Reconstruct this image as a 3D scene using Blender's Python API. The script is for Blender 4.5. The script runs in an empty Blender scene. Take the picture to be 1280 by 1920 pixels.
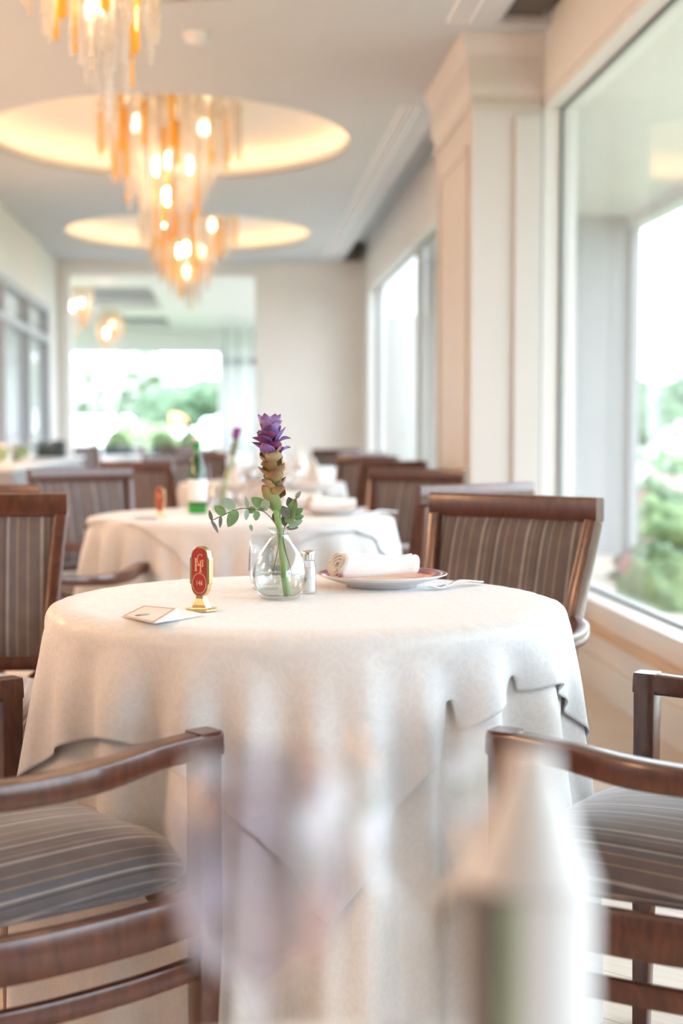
import bpy, bmesh, math, random
import numpy as np
from math import sin, cos, pi, radians, sqrt, atan2
from mathutils import Vector, Matrix
random.seed(7)
D = bpy.data
S = bpy.context.scene
COL = S.collection

# ------------------------------------------------------------------ camera
CAMZ = 1.046
cam_d = D.cameras.new('camera'); cam = D.objects.new('camera', cam_d); COL.objects.link(cam)
cam_d.sensor_fit = 'VERTICAL'; cam_d.sensor_height = 36; cam_d.sensor_width = 24; cam_d.lens = 50
cam.location = (0, 0, CAMZ)
cam.rotation_euler = (radians(90 - 3.177), 0, radians(-4.495))
cam_d.dof.use_dof = True; cam_d.dof.focus_distance = 2.46; cam_d.dof.aperture_fstop = 2.5
cam_d.clip_start = 0.05; cam_d.clip_end = 300
S.camera = cam
# ------------------------------------------------------------------ light and exposure
SKY = 6.2
BULB = 48.0
COVE = 3.8
SCONCE = 30.0
EXPOSURE = 0.42
S.view_settings.view_transform = 'Standard'; S.view_settings.look = 'None'
S.view_settings.exposure = EXPOSURE; S.view_settings.gamma = 1.0; S.view_settings.use_curve_mapping = False
w = D.worlds.new('overcast_sky'); S.world = w; w.use_nodes = True
bg = w.node_tree.nodes['Background']; bg.inputs[0].default_value = (0.79, 0.885, 1.0, 1); bg.inputs[1].default_value = SKY
S.cycles.max_bounces = 10; S.cycles.diffuse_bounces = 5; S.cycles.glossy_bounces = 4
S.cycles.transmission_bounces = 8; S.cycles.transparent_max_bounces = 24
S.cycles.caustics_reflective = False; S.cycles.caustics_refractive = False
S.cycles.sample_clamp_indirect = 6.0
S.cycles.use_denoising = True
try: S.cycles.denoiser = 'OPENIMAGEDENOISE'
except Exception: pass

def portal(name, loc, rot, sx, sy):
    l = D.lights.new(name, 'AREA'); l.shape = 'RECTANGLE'; l.size = sx; l.size_y = sy
    l.cycles.is_portal = True
    o = D.objects.new(name, l); COL.objects.link(o); o.location = loc; o.rotation_euler = rot
# window portals guide the sky sampling only
portal('window_portal', (1.60, 3.03, 1.49), (0, radians(90), 0), 2.4, 7.6)
portal('window_portal', (1.60, 11.7, 1.49), (0, radians(90), 0), 2.4, 7.4)
portal('window_portal', (-1.65, 27.45, 1.6), (radians(-90), 0, 0), 2.9, 1.8)

# ------------------------------------------------------------------ materials
M = {}
def new_mat(name):
    m = D.materials.new(name); m.use_nodes = True; M[name] = m
    nt = m.node_tree; return m, nt, nt.nodes['Principled BSDF']
def setp(b, **k):
    for n, v in k.items():
        n = {'color': 'Base Color', 'rough': 'Roughness', 'metal': 'Metallic', 'trans': 'Transmission Weight', 'ior': 'IOR',
             'coat': 'Coat Weight', 'coatr': 'Coat Roughness', 'sheen': 'Sheen Weight', 'spec': 'Specular IOR Level',
             'sss': 'Subsurface Weight', 'em': 'Emission Color', 'ems': 'Emission Strength', 'alpha': 'Alpha', 'sheenr': 'Sheen Roughness'}[n]
        if isinstance(v, tuple) and len(v) == 3: v = (*v, 1)
        b.inputs[n].default_value = v
def simple(name, color, rough=0.5, noise=0.0, scale=20, bump=0.0, **k):
    m, nt, b = new_mat(name); setp(b, color=color, rough=rough, **k)
    if noise or bump:
        tc = nt.nodes.new('ShaderNodeTexCoord'); n = nt.nodes.new('ShaderNodeTexNoise'); n.inputs['Scale'].default_value = scale
        n.inputs['Detail'].default_value = 4
        nt.links.new(tc.outputs['Object'], n.inputs['Vector'])
        if noise:
            r = nt.nodes.new('ShaderNodeValToRGB')
            r.color_ramp.elements[0].position = .3; r.color_ramp.elements[1].position = .7
            r.color_ramp.elements[0].color = (*[c * (1 - noise) for c in color], 1)
            r.color_ramp.elements[1].color = (*[min(1, c * (1 + noise)) for c in color], 1)
            nt.links.new(n.outputs[0], r.inputs[0]); nt.links.new(r.outputs[0], b.inputs['Base Color'])
        if bump:
            bp = nt.nodes.new('ShaderNodeBump'); bp.inputs['Strength'].default_value = bump; bp.inputs['Distance'].default_value = .005
            nt.links.new(n.outputs[0], bp.inputs['Height']); nt.links.new(bp.outputs[0], b.inputs['Normal'])
    return m
simple('wall_paint', (.80, .785, .755), .6, .015, 3)
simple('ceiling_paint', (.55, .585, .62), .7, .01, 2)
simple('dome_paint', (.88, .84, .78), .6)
simple('back_wall', (.16, .10, .07), .5)  # dark brown chosen so the unseen wall bounces less light forward
simple('white_trim', (.80, .80, .79), .4)
simple('pillar_paint', (.66, .645, .625), .5, .01, 4)
simple('frame_grey', (.55, .58, .60), .35)
simple('dark_frame', (.42, .44, .46), .4)
simple('gasket', (.12, .15, .15), .5)
simple('outside_white', (.38, .39, .41), .7, .02, 2)
simple('vent_grey', (.84, .85, .87), .5)
simple('pocket_shade', (.10, .09, .08), .8)  # shade of the curtain pocket put into a colour
simple('slot_grey', (.40, .41, .43), .6)
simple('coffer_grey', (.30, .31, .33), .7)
simple('cap_metal', (.78, .76, .72), .22, metal=1.0)
simple('steel', (.82, .82, .82), .16, metal=1.0)
simple('brass', (.83, .62, .34), .24, metal=1.0)
simple('brass_bright', (.80, .72, .48), .3, metal=.8)
simple('red_enamel', (.38, .04, .035), .28, .08, 60, coat=.5)
simple('gold_letter', (.83, .45, .26), .4)
simple('card_paper', (.86, .84, .82), .7)
simple('card_border', (.62, .30, .20), .5)
simple('ink', (.06, .03, .05), .6)
simple('porcelain', (.86, .85, .84), .12, coat=.6)
simple('napkin_cloth', (.84, .82, .78), .8, .02, 300, .15, sheen=.2)
simple('napkin_fold', (.82, .66, .48), .8, .03, 300, .15)
simple('stem_green', (.26, .46, .16), .4, .25, 40, sss=.05)
simple('stem_brown', (.16, .14, .08), .6)
simple('leaf_green', (.16, .30, .12), .5, .2, 60)
simple('leaf_pale', (.30, .42, .34), .5, .12, 60)
simple('leaf_dark', (.12, .13, .10), .6, .2, 80)
simple('bract_tip', (.50, .14, .04), .5, .3, 60)
simple('water_label', (.92, .92, .92), .5)
simple('label_green', (.42, .58, .36), .5)
simple('label_dark', (.20, .18, .17), .5)
simple('salt', (.88, .88, .88), .8)
simple('planter_dark', (.055, .065, .06), .6)
simple('sideboard_paint', (.30, .31, .31), .5)
simple('lawn', (.12, .17, .08), .9, .15, 1.5)
simple('paving', (.74, .74, .73), .8, .08, 3)
simple('trunk_bark', (.14, .10, .07), .9, .3, 10)
simple('rubber_foot', (.25, .22, .20), .6)

def petal_mat(name, c_in, c_out, c_edge=None, scale=45):
    m, nt, b = new_mat(name); setp(b, rough=.45, sheen=.2)
    tc = nt.nodes.new('ShaderNodeTexCoord'); sp = nt.nodes.new('ShaderNodeSeparateXYZ')
    nt.links.new(tc.outputs['UV'], sp.inputs[0])
    n = nt.nodes.new('ShaderNodeTexNoise'); n.inputs['Scale'].default_value = scale; n.inputs['Detail'].default_value = 5
    mp = nt.nodes.new('ShaderNodeMapping'); mp.inputs['Scale'].default_value = (1.0, .18, 1)
    nt.links.new(tc.outputs['UV'], mp.inputs[0]); nt.links.new(mp.outputs[0], n.inputs['Vector'])
    a = nt.nodes.new('ShaderNodeMath'); a.operation = 'MULTIPLY_ADD'; a.inputs[1].default_value = .7; a.inputs[2].default_value = -.35
    nt.links.new(n.outputs[0], a.inputs[0])
    a2 = nt.nodes.new('ShaderNodeMath'); a2.operation = 'ADD'; nt.links.new(sp.outputs[1], a2.inputs[0]); nt.links.new(a.outputs[0], a2.inputs[1])
    r = nt.nodes.new('ShaderNodeValToRGB'); e = r.color_ramp.elements
    e[0].color = (*c_in, 1); e[1].color = (*c_out, 1); e[0].position = .15; e[1].position = .75
    if c_edge: x = e.new(.97); x.color = (*c_edge, 1)
    nt.links.new(a2.outputs[0], r.inputs[0]); nt.links.new(r.outputs[0], b.inputs['Base Color'])
    t = nt.nodes.new('ShaderNodeBsdfTranslucent'); nt.links.new(r.outputs[0], t.inputs[0])
    mx = nt.nodes.new('ShaderNodeMixShader'); mx.inputs[0].default_value = .3
    out = nt.nodes['Material Output']
    nt.links.new(b.outputs[0], mx.inputs[1]); nt.links.new(t.outputs[0], mx.inputs[2]); nt.links.new(mx.outputs[0], out.inputs[0])
    bp = nt.nodes.new('ShaderNodeBump'); bp.inputs['Strength'].default_value = .35; bp.inputs['Distance'].default_value = .002
    nt.links.new(n.outputs[0], bp.inputs['Height']); nt.links.new(bp.outputs[0], b.inputs['Normal'])
    return m
petal_mat('petal_purple', (.24, .08, .32), (.34, .20, .56), (.36, .05, .22))
petal_mat('petal_lilac', (.30, .12, .42), (.56, .42, .74), (.38, .10, .36))
petal_mat('petal_magenta', (.20, .05, .18), (.33, .05, .20), (.18, .03, .08))
petal_mat('petal_sheath', (.30, .46, .16), (.50, .46, .20), (.60, .16, .05))
petal_mat('petal_brown', (.50, .42, .16), (.36, .17, .07), (.16, .05, .07))
petal_mat('petal_cream', (.58, .52, .28), (.56, .40, .24), (.22, .08, .10))
petal_mat('bloom_pink', (.35, .06, .30), (.55, .12, .50), (.55, .10, .45))

def wood_mat(name, c0, c1, rough=.28):
    m, nt, b = new_mat(name); setp(b, rough=rough, coat=.45, coatr=.12)
    tc = nt.nodes.new('ShaderNodeTexCoord'); mp = nt.nodes.new('ShaderNodeMapping'); mp.inputs['Scale'].default_value = (9, 9, 3)
    n = nt.nodes.new('ShaderNodeTexNoise'); n.inputs['Scale'].default_value = 5; n.inputs['Detail'].default_value = 7; n.inputs['Distortion'].default_value = 1.2
    nt.links.new(tc.outputs['Object'], mp.inputs[0]); nt.links.new(mp.outputs[0], n.inputs['Vector'])
    r = nt.nodes.new('ShaderNodeValToRGB'); e = r.color_ramp.elements
    e[0].color = (*c0, 1); e[1].color = (*c1, 1); e[0].position = .35; e[1].position = .7
    nt.links.new(n.outputs[0], r.inputs[0]); nt.links.new(r.outputs[0], b.inputs['Base Color'])
wood_mat('mahogany', (.062, .018, .010), (.125, .038, .019))
wood_mat('sill_wood', (.62, .40, .24), (.70, .48, .30), .4)

def stripe_mat(name, base, stripes, period=.15, wrap=False):
    """velvet with stripes running along local Y/Z, laid out over local X"""
    m, nt, b = new_mat(name); setp(b, rough=.75, sheen=.8, sheenr=.35)
    tc = nt.nodes.new('ShaderNodeTexCoord'); sp = nt.nodes.new('ShaderNodeSeparateXYZ'); nt.links.new(tc.outputs['Object'], sp.inputs[0])
    d = nt.nodes.new('ShaderNodeMath'); d.operation = 'MULTIPLY_ADD'; d.inputs[1].default_value = 1 / period; d.inputs[2].default_value = 10.0
    f = nt.nodes.new('ShaderNodeMath'); f.operation = 'FRACT'
    src = sp.outputs[0]
    if wrap:   # the striped cloth is pulled down over the sides of the cushion
        sg = nt.nodes.new('ShaderNodeMath'); sg.operation = 'SIGN'; nt.links.new(sp.outputs[0], sg.inputs[0])
        dz = nt.nodes.new('ShaderNodeMath'); dz.operation = 'SUBTRACT'; dz.inputs[0].default_value = .487; nt.links.new(sp.outputs[2], dz.inputs[1])
        ma = nt.nodes.new('ShaderNodeMath'); ma.operation = 'MULTIPLY_ADD'; nt.links.new(sg.outputs[0], ma.inputs[0]); nt.links.new(dz.outputs[0], ma.inputs[1]); nt.links.new(sp.outputs[0], ma.inputs[2])
        src = ma.outputs[0]
    nt.links.new(src, d.inputs[0]); nt.links.new(d.outputs[0], f.inputs[0])
    r = nt.nodes.new('ShaderNodeValToRGB'); cr = r.color_ramp; cr.interpolation = 'LINEAR'
    cr.elements[0].color = (*base, 1); cr.elements[0].position = 0; cr.elements[1].color = (*base, 1); cr.elements[1].position = 1
    for (p, wd, c) in stripes:
        for q, cc in ((p - wd / 2 - .008, base), (p - wd / 2, c), (p + wd / 2, c), (p + wd / 2 + .008, base)):
            e = cr.elements.new(min(.999, max(.001, q))); e.color = (*cc, 1)
    nt.links.new(f.outputs[0], r.inputs[0])
    n = nt.nodes.new('ShaderNodeTexNoise'); n.inputs['Scale'].default_value = 22; n.inputs['Detail'].default_value = 3
    nt.links.new(tc.outputs['Object'], n.inputs['Vector'])
    mr = nt.nodes.new('ShaderNodeMapRange'); mr.inputs[1].default_value = .3; mr.inputs[2].default_value = .7; mr.inputs[3].default_value = .88; mr.inputs[4].default_value = 1.14
    nt.links.new(n.outputs[0], mr.inputs[0])
    mul = nt.nodes.new('ShaderNodeVectorMath'); mul.operation = 'SCALE'
    nt.links.new(r.outputs[0], mul.inputs[0]); nt.links.new(mr.outputs[0], mul.inputs['Scale']); nt.links.new(mul.outputs[0], b.inputs['Base Color'])
    n2 = nt.nodes.new('ShaderNodeTexNoise'); n2.inputs['Scale'].default_value = 700
    nt.links.new(tc.outputs['Object'], n2.inputs['Vector'])
    bp = nt.nodes.new('ShaderNodeBump'); bp.inputs['Strength'].default_value = .25; bp.inputs['Distance'].default_value = .001
    nt.links.new(n2.outputs[0], bp.inputs['Height']); nt.links.new(bp.outputs[0], b.inputs['Normal'])
LG = (.30, .275, .265); TAN = (.27, .20, .155); DK = (.035, .03, .035)
STR = [(.06, .016, TAN), (.15, .040, (.10, .10, .115)), (.24, .030, LG), (.31, .010, DK), (.47, .022, (.22, .19, .185)), (.60, .045, LG), (.86, .016, TAN)]
stripe_mat('striped_velvet', (.125, .098, .094), STR, .128)
stripe_mat('striped_velvet_seat', (.125, .098, .094), STR, .128, True)

def cloth_mat(name, col, hem=False, scale=80):
    m, nt, b = new_mat(name); setp(b, color=col, rough=.55, sheen=.3, spec=.35)
    tc = nt.nodes.new('ShaderNodeTexCoord')
    n0 = nt.nodes.new('ShaderNodeTexNoise'); n0.inputs['Scale'].default_value = 30; n0.inputs['Detail'].default_value = 2
    nt.links.new(tc.outputs['UV'], n0.inputs['Vector'])
    mixv = nt.nodes.new('ShaderNodeVectorMath'); mixv.operation = 'MULTIPLY_ADD'; mixv.inputs[1].default_value = (.03, .03, 0)
    nt.links.new(n0.outputs[1], mixv.inputs[0]); nt.links.new(tc.outputs['UV'], mixv.inputs[2])
    v = nt.nodes.new('ShaderNodeTexVoronoi'); v.feature = 'SMOOTH_F1'; v.inputs['Scale'].default_value = scale
    nt.links.new(mixv.outputs[0], v.inputs['Vector'])
    sn = nt.nodes.new('ShaderNodeMath'); sn.operation = 'MULTIPLY'; sn.inputs[1].default_value = 17
    nt.links.new(v.outputs[0], sn.inputs[0])
    s2 = nt.nodes.new('ShaderNodeMath'); s2.operation = 'SINE'; nt.links.new(sn.outputs[0], s2.inputs[0])
    mr = nt.nodes.new('ShaderNodeMapRange'); mr.inputs[1].default_value = -.15; mr.inputs[2].default_value = .35; mr.inputs[3].default_value = .62; mr.inputs[4].default_value = .36
    nt.links.new(s2.outputs[0], mr.inputs[0]); nt.links.new(mr.outputs[0], b.inputs['Roughness'])
    mc = nt.nodes.new('ShaderNodeMapRange'); mc.inputs[1].default_value = -.15; mc.inputs[2].default_value = .35; mc.inputs[3].default_value = .975; mc.inputs[4].default_value = 1.015
    nt.links.new(s2.outputs[0], mc.inputs[0])
    sc = nt.nodes.new('ShaderNodeVectorMath'); sc.operation = 'SCALE'; sc.inputs[0].default_value = col
    nt.links.new(mc.outputs[0], sc.inputs['Scale']); nt.links.new(sc.outputs[0], b.inputs['Base Color'])
    bp = nt.nodes.new('ShaderNodeBump'); bp.inputs['Strength'].default_value = .22; bp.inputs['Distance'].default_value = .001
    nt.links.new(mr.outputs[0], bp.inputs['Height']); nt.links.new(bp.outputs[0], b.inputs['Normal'])
    return m
cloth_mat('damask_white', (.75, .75, .76))
cloth_mat('damask_cream', (.81, .79, .77))

def glass_thin(name, tint=(1, 1, 1), ior=1.5, extra=0.0, rough=0.0):
    m = D.materials.new(name); m.use_nodes = True; M[name] = m; nt = m.node_tree; nt.nodes.clear()
    out = nt.nodes.new('ShaderNodeOutputMaterial'); t = nt.nodes.new('ShaderNodeBsdfTransparent'); t.inputs[0].default_value = (*tint, 1)
    g = nt.nodes.new('ShaderNodeBsdfGlossy'); g.inputs['Roughness'].default_value = rough
    ge = nt.nodes.new('ShaderNodeNewGeometry'); dt = nt.nodes.new('ShaderNodeVectorMath'); dt.operation = 'DOT_PRODUCT'
    nt.links.new(ge.outputs['Normal'], dt.inputs[0]); nt.links.new(ge.outputs['Incoming'], dt.inputs[1])
    ab = nt.nodes.new('ShaderNodeMath'); ab.operation = 'ABSOLUTE'; nt.links.new(dt.outputs['Value'], ab.inputs[0])
    om = nt.nodes.new('ShaderNodeMath'); om.operation = 'SUBTRACT'; om.inputs[0].default_value = 1; nt.links.new(ab.outputs[0], om.inputs[1])
    pw = nt.nodes.new('ShaderNodeMath'); pw.operation = 'POWER'; pw.inputs[1].default_value = 5; nt.links.new(om.outputs[0], pw.inputs[0])
    f0 = ((ior - 1) / (ior + 1)) ** 2
    f = nt.nodes.new('ShaderNodeMath'); f.operation = 'MULTIPLY_ADD'; f.inputs[1].default_value = 1 - f0; f.inputs[2].default_value = f0; nt.links.new(pw.outputs[0], f.inputs[0])
    a = nt.nodes.new('ShaderNodeMath'); a.operation = 'ADD'; a.inputs[1].default_value = extra; a.use_clamp = True
    mx = nt.nodes.new('ShaderNodeMixShader')
    nt.links.new(f.outputs[0], a.inputs[0]); nt.links.new(a.outputs[0], mx.inputs[0])
    nt.links.new(t.outputs[0], mx.inputs[1]); nt.links.new(g.outputs[0], mx.inputs[2]); nt.links.new(mx.outputs[0], out.inputs[0])
glass_thin('window_glass', (.97, .985, .98), 1.5, .02)
glass_thin('glassware', (.97, .975, .98), 1.45, .03)
glass_thin('green_glass', (.10, .62, .16), 1.5, .05)
glass_thin('shaker_glass', (.97, .98, .98), 1.45, .06)
simple('vase_glass', (1, 1, 1), 0.0, trans=1.0, ior=1.45)
simple('vase_water', (.98, 1, .99), 0.0, trans=1.0, ior=1.33)
glass_thin('vase_thin', (.96, .975, .975), 1.5, .04)
glass_thin('water_clear', (.95, .975, .97), 1.33, .015)
glass_thin('haze_glass', (.92, .90, .94), 1.5, .10, .35)  # lilac tint and extra gloss put in to make the blurred haze
simple('partition_glass', (.56, .59, .62), .12, coat=.8, coatr=.03)

def crystal(name, col, tr, tl, gl, rough=.15):
    m = D.materials.new(name); m.use_nodes = True; M[name] = m; nt = m.node_tree; nt.nodes.clear()
    out = nt.nodes.new('ShaderNodeOutputMaterial'); t = nt.nodes.new('ShaderNodeBsdfTransparent'); t.inputs[0].default_value = (*[c ** .5 for c in col], 1)
    l = nt.nodes.new('ShaderNodeBsdfTranslucent'); l.inputs[0].default_value = (*col, 1)
    df = nt.nodes.new('ShaderNodeBsdfDiffuse'); df.inputs[0].default_value = (*col, 1)
    g = nt.nodes.new('ShaderNodeBsdfGlossy'); g.inputs['Roughness'].default_value = rough
    a = nt.nodes.new('ShaderNodeMixShader'); a.inputs[0].default_value = .35
    b = nt.nodes.new('ShaderNodeMixShader'); b.inputs[0].default_value = tr
    c = nt.nodes.new('ShaderNodeMixShader'); c.inputs[0].default_value = gl
    nt.links.new(l.outputs[0], a.inputs[1]); nt.links.new(df.outputs[0], a.inputs[2])
    nt.links.new(a.outputs[0], b.inputs[1]); nt.links.new(t.outputs[0], b.inputs[2])
    nt.links.new(b.outputs[0], c.inputs[1]); nt.links.new(g.outputs[0], c.inputs[2]); nt.links.new(c.outputs[0], out.inputs[0])
crystal('clear_crystal', (.97, .94, .90), .28, .5, .16)
crystal('amber_crystal', (.99, .64, .10), .15, .5, .08)

def emit(name, col, s):
    m = D.materials.new(name); m.use_nodes = True; M[name] = m; nt = m.node_tree; nt.nodes.clear()
    out = nt.nodes.new('ShaderNodeOutputMaterial'); e = nt.nodes.new('ShaderNodeEmission'); e.inputs[0].default_value = (*col, 1); e.inputs[1].default_value = s
    nt.links.new(e.outputs[0], out.inputs[0])
emit('bulb_glow', (1.0, .72, .46), BULB)
emit('shade_glow', (1.0, .54, .28), SCONCE)
emit('cove_strip', (1.0, .66, .40), COVE)

def floor_mat():
    m, nt, b = new_mat('oak_floor'); setp(b, rough=.32, coat=.25, coatr=.2)
    tc = nt.nodes.new('ShaderNodeTexCoord'); mp = nt.nodes.new('ShaderNodeMapping'); mp.inputs['Rotation'].default_value = (0, 0, radians(45))
    br = nt.nodes.new('ShaderNodeTexBrick'); br.inputs['Scale'].default_value = 1
    br.inputs['Color1'].default_value = (.88, .74, .60, 1); br.inputs['Color2'].default_value = (.90, .78, .66, 1); br.inputs['Mortar'].default_value = (.62, .48, .36, 1)
    br.inputs['Mortar Size'].default_value = .0025; br.inputs['Brick Width'].default_value = .6; br.inputs['Row Height'].default_value = .1
    nt.links.new(tc.outputs['Object'], mp.inputs[0]); nt.links.new(mp.outputs[0], br.inputs['Vector'])
    n = nt.nodes.new('ShaderNodeTexNoise'); n.inputs['Scale'].default_value = 6; n.inputs['Detail'].default_value = 6
    mp2 = nt.nodes.new('ShaderNodeMapping'); mp2.inputs['Scale'].default_value = (1, 12, 1); nt.links.new(mp.outputs[0], mp2.inputs[0]); nt.links.new(mp2.outputs[0], n.inputs['Vector'])
    mx = nt.nodes.new('ShaderNodeMix'); mx.data_type = 'RGBA'; mx.blend_type = 'MULTIPLY'; mx.inputs[0].default_value = .35
    nt.links.new(br.outputs[0], mx.inputs[6]); nt.links.new(n.outputs[0], mx.inputs[7]); nt.links.new(mx.outputs[2], b.inputs['Base Color'])
floor_mat()

def plate_mat():
    m, nt, b = new_mat('plate_glaze'); setp(b, rough=.12, coat=.6)
    tc = nt.nodes.new('ShaderNodeTexCoord'); sp = nt.nodes.new('ShaderNodeSeparateXYZ'); nt.links.new(tc.outputs['Object'], sp.inputs[0])
    cb = nt.nodes.new('ShaderNodeCombineXYZ'); nt.links.new(sp.outputs[0], cb.inputs[0]); nt.links.new(sp.outputs[1], cb.inputs[1])
    ln = nt.nodes.new('ShaderNodeVectorMath'); ln.operation = 'LENGTH'; nt.links.new(cb.outputs[0], ln.inputs[0])
    r = nt.nodes.new('ShaderNodeValToRGB'); e = r.color_ramp.elements; r.color_ramp.interpolation = 'CONSTANT'
    mr = nt.nodes.new('ShaderNodeMath'); mr.operation = 'MULTIPLY'; mr.inputs[1].default_value = 1 / .13; nt.links.new(ln.outputs['Value'], mr.inputs[0]); nt.links.new(mr.outputs[0], r.inputs[0])
    W = (.85, .83, .82, 1)
    e[0].color = W; e[0].position = 0; e[1].color = (.36, .015, .06, 1); e[1].position = .77
    for p, c in ((.60, (.70, .42, .20, 1)), (.615, (.80, .50, .48, 1)), (.755, (.75, .50, .22, 1)), (.945, W)):
        x = e.new(p); x.color = c
    up = nt.nodes.new('ShaderNodeMix'); up.data_type = 'RGBA'
    ge = nt.nodes.new('ShaderNodeNewGeometry'); s2 = nt.nodes.new('ShaderNodeSeparateXYZ'); nt.links.new(tc.outputs['Normal'], s2.inputs[0])
    gt = nt.nodes.new('ShaderNodeMath'); gt.operation = 'GREATER_THAN'; gt.inputs[1].default_value = .2; nt.links.new(s2.outputs[2], gt.inputs[0])
    nt.links.new(gt.outputs[0], up.inputs[0]); up.inputs[6].default_value = W; nt.links.new(r.outputs[0], up.inputs[7])
    nt.links.new(up.outputs[2], b.inputs['Base Color'])
plate_mat()

def bush_mat(name, c0, c1, flower=None, amt=.66):
    m, nt, b = new_mat(name); setp(b, rough=.8)
    tc = nt.nodes.new('ShaderNodeTexCoord'); n = nt.nodes.new('ShaderNodeTexNoise'); n.inputs['Scale'].default_value = 5; n.inputs['Detail'].default_value = 5
    nt.links.new(tc.outputs['Object'], n.inputs['Vector'])
    r = nt.nodes.new('ShaderNodeValToRGB'); e = r.color_ramp.elements; e[0].position = .35; e[1].position = .62; e[0].color = (*c0, 1); e[1].color = (*c1, 1)
    nt.links.new(n.outputs[0], r.inputs[0]); src = r.outputs[0]
    if flower:
        v = nt.nodes.new('ShaderNodeTexNoise'); v.inputs['Scale'].default_value = 3.2; v.inputs['Detail'].default_value = 2
        mp = nt.nodes.new('ShaderNodeMapping'); mp.inputs['Location'].default_value = (5, 3, 1); nt.links.new(tc.outputs['Object'], mp.inputs[0]); nt.links.new(mp.outputs[0], v.inputs['Vector'])
        g = nt.nodes.new('ShaderNodeMath'); g.operation = 'GREATER_THAN'; g.inputs[1].default_value = amt; nt.links.new(v.outputs[0], g.inputs[0])
        mx = nt.nodes.new('ShaderNodeMix'); mx.data_type = 'RGBA'; nt.links.new(g.outputs[0], mx.inputs[0]); nt.links.new(src, mx.inputs[6]); mx.inputs[7].default_value = (*flower, 1); src = mx.outputs[2]
    nt.links.new(src, b.inputs['Base Color'])
bush_mat('bush_green', (.05, .10, .055), (.17, .26, .15))
bush_mat('bush_light', (.10, .17, .07), (.28, .38, .17))
bush_mat('bush_pink', (.09, .15, .08), (.24, .33, .20), (.66, .30, .33), .56)
bush_mat('bush_white', (.08, .14, .08), (.25, .34, .19), (.75, .75, .72), .50)

# ------------------------------------------------------------------ mesh helpers
class MB:
    def __init__(s): s.v = []; s.f = []; s.uv = None
    def add(s, vs, fs):
        o = len(s.v); s.v += [tuple(v) for v in vs]; s.f += [tuple(i + o for i in f) for f in fs]; return s
    def box(s, x0, x1, y0, y1, z0, z1):
        return s.add([(x0, y0, z0), (x1, y0, z0), (x1, y1, z0), (x0, y1, z0), (x0, y0, z1), (x1, y0, z1), (x1, y1, z1), (x0, y1, z1)],
                     [(0, 3, 2, 1), (4, 5, 6, 7), (0, 1, 5, 4), (1, 2, 6, 5), (2, 3, 7, 6), (3, 0, 4, 7)])
    def lathe(s, prof, n=32, c=(0, 0), caps=True):
        vs = []; fs = []
        for r, z in prof:
            for i in range(n): a = 2 * pi * i / n; vs.append((c[0] + r * cos(a), c[1] + r * sin(a), z))
        for k in range(len(prof) - 1):
            for i in range(n): j = (i + 1) % n; fs.append((k * n + i, k * n + j, (k + 1) * n + j, (k + 1) * n + i))
        if caps:
            fs.append(tuple(range(n))[::-1]); m = (len(prof) - 1) * n; fs.append(tuple(range(m, m + n)))
        return s.add(vs, fs)
    def sweep(s, path, sec, up=(0, 0, 1), scales=None, caps=True, smooth=0):
        """sec: list of 2D points (side, up); path: list of points"""
        P = [Vector(p) for p in path]
        if smooth: P = spline(P, smooth)
        n = len(P); m = len(sec); vs = []; fs = []; up = Vector(up)
        for i, p in enumerate(P):
            t = (P[min(i + 1, n - 1)] - P[max(i - 1, 0)]).normalized()
            side = t.cross(up).normalized(); u = side.cross(t).normalized()
            if scales is None: k = (1, 1)
            else:
                q = i / (n - 1) * (len(scales) - 1); a = int(min(q, len(scales) - 2)) if len(scales) > 1 else 0; fr = q - a
                k0 = scales[a]; k1 = scales[min(a + 1, len(scales) - 1)]
                if not isinstance(k0, tuple): k0 = (k0, k0)
                if not isinstance(k1, tuple): k1 = (k1, k1)
                k = (k0[0] * (1 - fr) + k1[0] * fr, k0[1] * (1 - fr) + k1[1] * fr)
            for (a_, b_) in sec: vs.append(p + side * a_ * k[0] + u * b_ * k[1])
        for i in range(n - 1):
            for j in range(m): l = (j + 1) % m; fs.append((i * m + j, i * m + l, (i + 1) * m + l, (i + 1) * m + j))
        if caps: fs.append(tuple(range(m))[::-1]); fs.append(tuple(range((n - 1) * m, n * m)))
        return s.add(vs, fs)
    def mesh(s, name, mat, smooth=True):
        me = D.meshes.new(name); me.from_pydata([tuple(v) for v in s.v], [], s.f); me.validate()
        bm = bmesh.new(); bm.from_mesh(me); bmesh.ops.recalc_face_normals(bm, faces=bm.faces); bm.to_mesh(me); bm.free()
        if mat: me.materials.append(M[mat])
        if smooth: me.shade_smooth()
        return me
    def build(s, name, mat, parent=None, smooth=True, angle=None, bevel=0):
        me = s.mesh(name, mat, smooth)
        if smooth and angle is not None: me.set_sharp_from_angle(angle=radians(angle))
        o = D.objects.new(name, me); COL.objects.link(o)
        if parent is not None: o.parent = parent
        if bevel:
            b = o.modifiers.new('bevel', 'BEVEL'); b.width = bevel; b.segments = 2; b.limit_method = 'ANGLE'
        return o
def spline(P, k):
    out = []; n = len(P)
    for i in range(n - 1):
        p0 = P[max(i - 1, 0)]; p1 = P[i]; p2 = P[i + 1]; p3 = P[min(i + 2, n - 1)]
        for j in range(k):
            t = j / k; out.append(.5 * ((2 * p1) + (p2 - p0) * t + (2 * p0 - 5 * p1 + 4 * p2 - p3) * t * t + (3 * p1 - p0 - 3 * p2 + p3) * t ** 3))
    out.append(P[-1]); return out
def rrect(w, h, r=.004, n=2):
    pts = []
    for cx, cy, a0 in ((w / 2 - r, h / 2 - r, 0), (-w / 2 + r, h / 2 - r, 90), (-w / 2 + r, -h / 2 + r, 180), (w / 2 - r, -h / 2 + r, 270)):
        for k in range(n + 1): a = radians(a0 + 90 * k / n); pts.append((cx + r * cos(a), cy + r * sin(a)))
    return pts
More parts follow.
